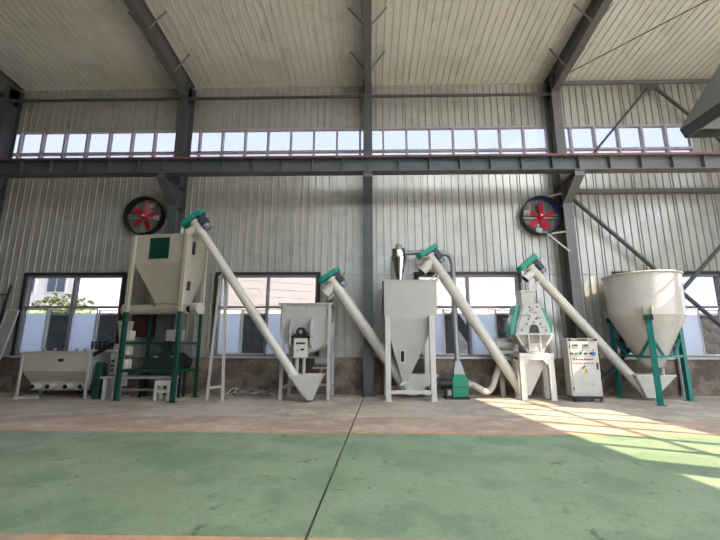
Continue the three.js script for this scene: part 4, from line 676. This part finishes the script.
// ---- hood, upper right, close to the camera
{
  const g = thing('extraction_hood', 'dark grey sheet-metal hood hanging at the upper right', 'hood', [5.7, 4.3, -4.0]);
  const x0 = 4.4, x1 = 6.9, z0 = -5.0, z1 = -3.0, yb = 4.27, yk = 4.42, tx0 = 5.15, tx1 = 5.75, tz0 = -4.35, tz1 = -3.75, yt = 5.9, t = 0.02;
  const ring = (a, b) => { const s = []; for (let i = 0; i < 4; i++) { const j = (i + 1) % 4, n = a[j].clone().sub(a[i]).cross(V(0, 1, 0)).normalize().multiplyScalar(-t); s.push(hull8([a[i], a[j], a[j].clone().add(n), a[i].clone().add(n)], [b[i], b[j], b[j].clone().add(n), b[i].clone().add(n)])); } return s; };
  part(g, 'canopy', ring(rect(x0, x1, z0, z1, yk), rect(tx0, tx1, tz0, tz1, yt)), M.hood);
  part(g, 'skirt', ring(rect(x0 + 0.03, x1 - 0.03, z0 + 0.03, z1 - 0.03, yb), rect(x0, x1, z0, z1, yk)), M.hood);
  part(g, 'baffle', box(x0 + 0.3, x1 - 0.3, 4.5, 4.52, z0 + 0.3, z1 - 0.3), M.hoodIn, 'beige baffle plate inside');
  part(g, 'duct', box(tx0, tx1, yt, ceilY(-4), tz0, tz1), M.hood);
}
// ================================================================ OUTSIDE
{
  const b = thing('neighbour_building', 'white clad building seen through the rear windows', 'building', [4, 0, -22], { turn: 0.45 });
  part(b, 'wall', box(-7.5, 24, -0.1, 6.6, -30, -22.1), M.siding); for (let k = 0; k < 18; k++) part(b, 'siding_board', hull8([V(-7.5, k * 0.36, -22.0), V(24, k * 0.36, -22.0), V(24, k * 0.36, -22.1), V(-7.5, k * 0.36, -22.1)], [V(-7.5, k * 0.36 + 0.355, -22.015), V(24, k * 0.36 + 0.355, -22.015), V(24, k * 0.36 + 0.355, -22.1), V(-7.5, k * 0.36 + 0.355, -22.1)]), M.siding);
  const f = thing('boundary_wall', 'rough grey block wall close outside the windows', 'wall', [0, 0, -14.7]); part(f, 'block_face', box(-30, 16, -0.1, 2.5, -14.9, -14.65), M.fence); part(f, 'coping', box(-30, 16, 2.5, 2.58, -14.95, -14.6), M.render);
  const h = thing('house', 'pale house with windows glimpsed through the left window', 'house', [-25, 0, -28]);
  part(h, 'wall', box(-29.2, -21.4, -0.1, 7.6, -33, -27), M.siding); for (const x of [-27.6, -25.1, -22.8]) for (const y of [2.6, 5.0]) { const w = part(h, 'window', box(x - 0.75, x + 0.75, y, y + 1.5, -27.05, -26.95), M.siding); part(w, 'pane', box(x - 0.65, x - 0.04, y + 0.1, y + 1.4, -26.96, -26.93), M.windowDark); part(w, 'pane', box(x + 0.04, x + 0.65, y + 0.1, y + 1.4, -26.96, -26.93), M.windowDark); } part(h, 'roof', box(-29.6, -21.1, 7.6, 7.9, -33.4, -26.6), M.render);
  const tree = (x, z, hgt, label) => {
    const t = thing('tree', label, 'tree', [x, 0, z]); part(t, 'trunk', tube(V(x, 0, z), V(x + 0.1, hgt * 0.6, z), 0.16, 0.08, 10), M.bark);
    const n = 900, q = []; for (let k = 0; k < n; k++) { const a = rr(0, 6.283), e = Math.acos(rr(-1, 1)), r = Math.cbrt(rnd()), c = V(x + Math.cos(a) * Math.sin(e) * r * 1.6, hgt * 0.68 + Math.cos(e) * r * hgt * 0.34, z + Math.sin(a) * Math.sin(e) * r * 1.6), u = V(rr(-1, 1), rr(-1, 1), rr(-1, 1)).normalize().multiplyScalar(0.16), v = V(rr(-1, 1), rr(-1, 1), rr(-1, 1)).normalize().multiplyScalar(0.16); q.push(c.clone().sub(u), c.clone().add(v), c.clone().add(u)); }
    const gg = new THREE.BufferGeometry(); gg.setAttribute('position', new THREE.BufferAttribute(new Float32Array(q.flatMap((p) => [p.x, p.y, p.z])), 3)); gg.computeVertexNormals(); const m = part(t, 'foliage', gg, M.leaf); m.userData.kind = 'stuff';
  };
  tree(-15.9, -19.5, 3.9, 'small green tree seen through the left window'); tree(-20.6, -21.0, 3.7, 'lower green tree nearest the pale house');
}
scene.traverse((o) => { if (o.isMesh) { o.castShadow = true; o.receiveShadow = true; } });
renderer.render(scene, camera);
